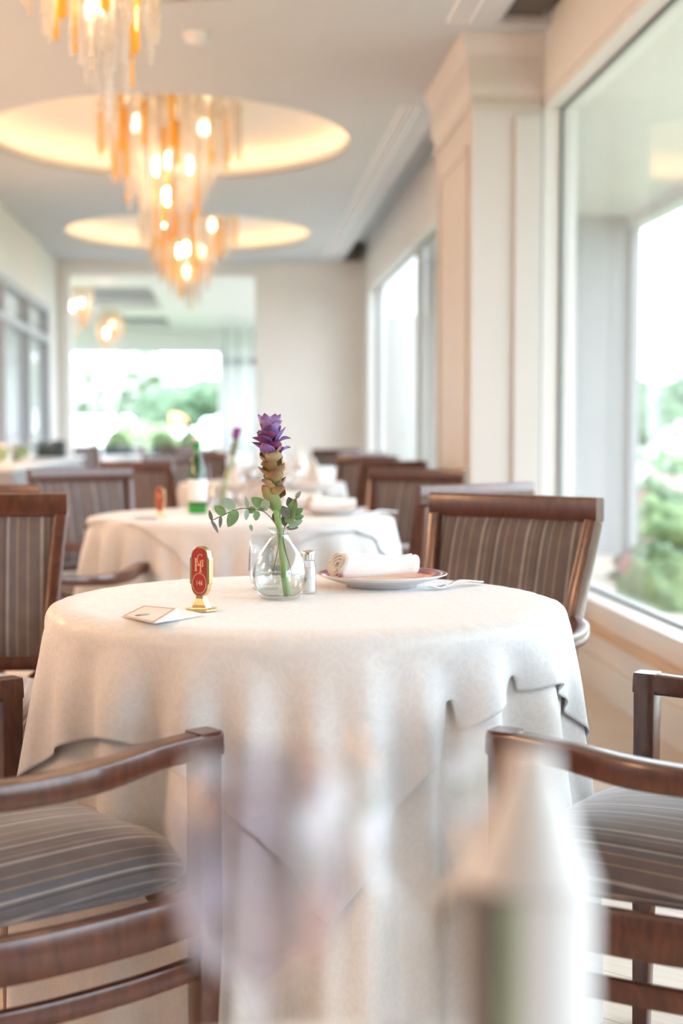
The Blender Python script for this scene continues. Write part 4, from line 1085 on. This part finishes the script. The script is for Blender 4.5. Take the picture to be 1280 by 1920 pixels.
# ------------------------------------------------------------------ second table
Z2 = Z1
def bottle(loc, label, h=.275, r=.034, mat='green_glass', group='green water bottles', rz=0):
    t = thing('water_bottle', label, 'bottle', loc, rz, group)
    MB().lathe([(.002, .004), (r * .9, 0), (r, .006), (r, h * .50), (r * .93, h * .58), (r * .6, h * .72), (r * .40, h * .82), (r * .36, h * .93), (r * .42, h * .94), (r * .42, h * .955)], 36).build('glass_body', mat, t)
    MB().lathe([(r * 1.012, h * .16), (r * 1.015, h * .17), (r * 1.015, h * .44), (r * 1.012, h * .45)], 36, caps=False).build('paper_label', 'water_label', t)
    MB().lathe([(r * .44, h * .935), (r * .44, h * .99), (r * .36, h), (.002, h)], 20).build('bottle_cap', 'steel', t)
    return t
bottle((-.117, 5.183, Z2), 'green glass water bottle standing on the second table')
def wine_glass(loc, label, h=.17, r=.036, group='stemmed wine glasses', mat='glassware'):
    b = MB().lathe([(.002, 0), (.034, 0), (.034, .0015), (.006, .005), (.0038, .02), (.0038, h * .42), (.010, h * .46), (r * .8, h * .56), (r, h * .70), (r * .95, h * .86), (r * .80, h), (r * .78, h), (r * .93, h * .86), (r * .975, h * .70), (r * .77, h * .575), (.006, h * .475), (.002, h * .47)], 36)
    return tag_at(b.build('wine_glass', mat), loc, label, 'glass', group)
wine_glass((.07, 5.30, Z2), 'wine glass left of the tall flower on the second table')
wine_glass((.15, 5.18, Z2), 'wine glass just behind the tall flower on the second table')
wine_glass((.235, 5.27, Z2), 'wine glass right of the tall flower on the second table')
tumbler((.02, 5.08, Z2), 'stemless glass beside the small vase on the second table')
vase((-.03, 5.29, Z2), 'small clear vase with a pink flower on the second table')
def small_flower(loc, label):
    t = thing('pink_flower', label, 'flower', loc, 0, 'purple flowers in vases')
    MB().sweep([(0, 0, .01), (.01, 0, .10), (.035, 0, .17), (.045, 0, .21), (.055, 0, .25), (.062, 0, .29)], circ(.005, 8), up=(0, 1, 0), smooth=4).build('stem', 'stem_green', t)
    for i in range(12):
        a = i * 2.4; z = .20 + i * .0045; x = .040 + (z - .2) * .25
        petal(t, 'brown_bract', 'petal_brown', (x, 0, z), (cos(a), sin(a), 1.0), (-cos(a), -sin(a), .8), .026, .022, nu=4, nv=5)
    for i in range(13):
        a = i * 2.4; z = .256 + i * .0025; x = .052 + (z - .256) * .3
        petal(t, 'pink_bract', 'bloom_pink', (x, 0, z), (cos(a) * .6, sin(a) * .6, 1.2), (-cos(a), -sin(a), .5), .038, .026, nu=4, nv=5)
small_flower((-.03, 5.29, Z2), 'blurred pink purple flower leaning right, on the second table')
totem((-.238, 4.904, Z2), radians(-20), 'blurred red table sign on the second table')
card([(-.33, 4.86, Z2), (-.32, 4.95, Z2), (-.27, 4.93, Z2 + .012), (-.275, 4.84, Z2 + .012), (-.225, 4.86, Z2 + .001), (-.235, 4.79, Z2 + .001)], 'small tent card beside the red sign on the second table', digit=False)
plate((.365, 5.05, Z2), 'plate with a maroon rim on the right of the second table')
napkin((.36, 5.05, Z2 + .0205), radians(15), 'rolled napkin lying on the second table plate')
shaker((.19, 5.02, Z2), 'blurred salt shaker on the second table')
fork((.50, 5.02, Z2 + .0008), radians(40), 'fork beside the plate on the second table')
plate((.26, 5.50, Z2), 'plate at the far side of the second table')
napkin((.26, 5.50, Z2 + .0205), radians(5), 'rolled napkin at the far side of the second table')

# third and fourth tables
def cone_napkin(loc, label, h=.15, r=.055, group='upright folded napkins'):
    n = 40; vs = []; fs = []
    for k in range(13):
        v = k / 12
        for i in range(n):
            a = 2 * pi * i / n; rr = r * (1 - v) ** .8 * (1 + .10 * sin(5 * a + v * 2)) + .004; vs.append((rr * cos(a), rr * sin(a) * .7, h * v))
    for k in range(12):
        for i in range(n): j = (i + 1) % n; fs.append((k * n + i, k * n + j, (k + 1) * n + j, (k + 1) * n + i))
    fs.append(tuple(range(12 * n, 13 * n)))
    return tag_at(MB().add(vs, fs).build('standing_napkin', 'napkin_cloth'), loc, label, 'napkin', group)
ZT = .7505
for i, (x, y) in enumerate(((.33, 8.35), (.50, 8.50), (.42, 8.75), (.02, 8.75))):
    cone_napkin((x, y, ZT), ['upright white napkin at the near right of the third table', 'upright white napkin nearest the right rim of the third table', 'upright white napkin at the far right of the third table', 'upright white napkin at the far left of the third table'][i])
for i, (x, y) in enumerate(((.01, 8.33), (.20, 8.45), (.02, 8.50), (.28, 8.66))):
    wine_glass((x, y, ZT), ['wine glass at the near side of the third table', 'wine glass in the middle of the third table', 'wine glass at the left of the third table', 'wine glass at the far side of the third table'][i])
plate((.20, 8.22, ZT), 'plate at the near side of the third table')
for i, (x, y) in enumerate(((.60, 12.2), (.42, 12.1), (.25, 12.3))):
    cone_napkin((x, y, ZT), ['upright white napkin at the right of the farthest table', 'upright white napkin in the middle of the farthest table', 'upright white napkin at the left of the farthest table'][i], .17)
wine_glass((.50, 12.4, ZT), 'wine glass on the farthest table'); wine_glass((.33, 12.0, ZT), 'wine glass at the near side of the farthest table')

# ------------------------------------------------------------------ nearest table (blurred foreground)
ZF = .7505
wine_glass((.012, .56, ZF), 'strongly blurred wine glass tinted for haze in the lower middle foreground', .165, .036, mat='haze_glass')
wine_glass((.088, .66, ZF), 'strongly blurred wine glass just left of the foreground bottle', .16, .034)
def small_bottle(loc, label, h=.158, r=.027):
    t = thing('water_bottle', label, 'bottle', loc, 0)
    MB().lathe([(.002, .003), (r * .9, 0), (r, .005), (r, h * .60), (r * .94, h * .68), (r * .62, h * .84), (r * .36, h * .95), (r * .34, h), (.002, h)], 36).build('glass_body', 'haze_glass', t)
    MB().lathe([(r * 1.01, h * .665), (r * .955, h * .68), (r * .64, h * .84), (r * .40, h * .95), (r * .38, h * 1.01), (.002, h * 1.012)], 32, caps=False).build('neck_haze', 'water_label', t)  # white cone added to paint the pale haze around the bottle top
    for (a0, a1, m_) in ((-112, 75, 'water_label'), (-128, -112, 'label_green'), (-180, -128, 'label_dark')):
        vs = []; n = 16
        for k in range(n + 1):
            a = radians(a0 + (a1 - a0) * k / n); vs += [(r * 1.02 * cos(a), r * 1.02 * sin(a), h * .03), (r * 1.02 * cos(a), r * 1.02 * sin(a), h * .66)]
        MB().add(vs, [(2 * k, 2 * k + 2, 2 * k + 3, 2 * k + 1) for k in range(n)]).build('paper_label', m_, t)
small_bottle((.128, .592, ZF), 'strongly blurred small bottle with a white label in the foreground')

# ------------------------------------------------------------------ left side and far room furniture
t = thing('sideboard', 'grey sideboard along the left wall, under the glazing', 'sideboard', (-1.62, 11.5, 0))
MB().box(-.22, .22, -2.2, 2.2, .08, .80).build('body', 'sideboard_paint', t, smooth=False, bevel=.008)
MB().box(-.24, .24, -2.22, 2.22, .80, .83).build('worktop', 'white_trim', t, smooth=False, bevel=.004)
for q in range(4):
    d_ = MB().box(.22, .235, -2.15 + q * 1.08, -1.12 + q * 1.08, .12, .77).build('door', 'sideboard_paint', t, smooth=False, bevel=.004)
    MB().box(.235, .25, -1.22 + q * 1.08, -1.20 + q * 1.08, .40, .55).build('handle', 'steel', d_, smooth=False)
tag(MB().box(-1.72, -1.48, 12.9, 13.14, .83, .98).build('dark_planter_box', 'planter_dark', smooth=False, bevel=.01), 'dark square box on the sideboard near the opening', 'box')
for i, (x, y) in enumerate(((-1.62, 9.8), (-1.55, 10.4), (-1.65, 10.9), (-1.57, 11.5), (-1.62, 12.1), (-1.55, 12.5))):
    wine_glass((x, y, .83), ['glass nearest the camera on the sideboard', 'second glass along the sideboard', 'third glass along the sideboard', 'fourth glass along the sideboard', 'fifth glass along the sideboard', 'glass beside the dark box on the sideboard'][i], .19, .045, 'glasses on the sideboard')
bush((-1.62, 10.1, .83), .10, 'bush_white', 'small white flower bunch on the sideboard', 61, .9, 'flowers', 'flower_bunch', 'flower bunches')
bush((-1.62, 11.2, .83), .09, 'bush_white', 'white flower bunch in the middle of the sideboard', 62, .9, 'flowers', 'flower_bunch', 'flower bunches')

def planter(x, y, label, sd, w_=.34):
    t = thing('window_planter', label, 'planter', (x, y, 0), 0, 'dark planters in the far room')
    MB().box(-w_ / 2, w_ / 2, -.16, .16, .0, .83).build('planter_box', 'planter_dark', t, smooth=False, bevel=.01)
    me = blob(.2, sd); me.materials.append(M['bush_light']); o = D.objects.new('foliage', me); COL.objects.link(o); o.parent = t; o.location = (0, 0, .90)
for i, (x, w_) in enumerate(((-2.05, .5), (-1.25, .34), (-.72, .30))):
    planter(x, 26.4, ['wide dark planter at the left under the far garden window', 'dark planter in the middle under the far garden window', 'dark planter at the right under the far garden window'][i], 70 + i, w_)
t4 = []
for i, (x, y) in enumerate(((-1.2, 18.4), (-2.4, 19.6), (-.2, 20.4))):
    table((x, y, 0), .49, ['round table nearest the opening in the far room', 'round table at the left in the far room', 'round table at the right in the far room'][i])
    under_cloth(.491, i * .9, ['white cloth on the table nearest the opening in the far room', 'white cloth on the left table in the far room', 'white cloth on the right table in the far room'][i], (x, y, 0), mat='damask_white')
    for q, (dx, dy) in enumerate(((-.15, -.2), (.18, -.05), (0, .2))):
        wine_glass((x + dx, y + dy, ZT), ['left', 'right', 'rear'][q] + ' wine glass on the ' + ['nearest', 'left', 'right'][i] + ' table of the far room')
around((-1.2, 18.4), .8, -60, 'armchair at the near right of the nearest far room table')
around((-1.2, 18.4), .8, 240, 'armchair at the near left of the nearest far room table')
around((-.2, 20.4), .8, 200, 'armchair at the left of the right-hand far room table')
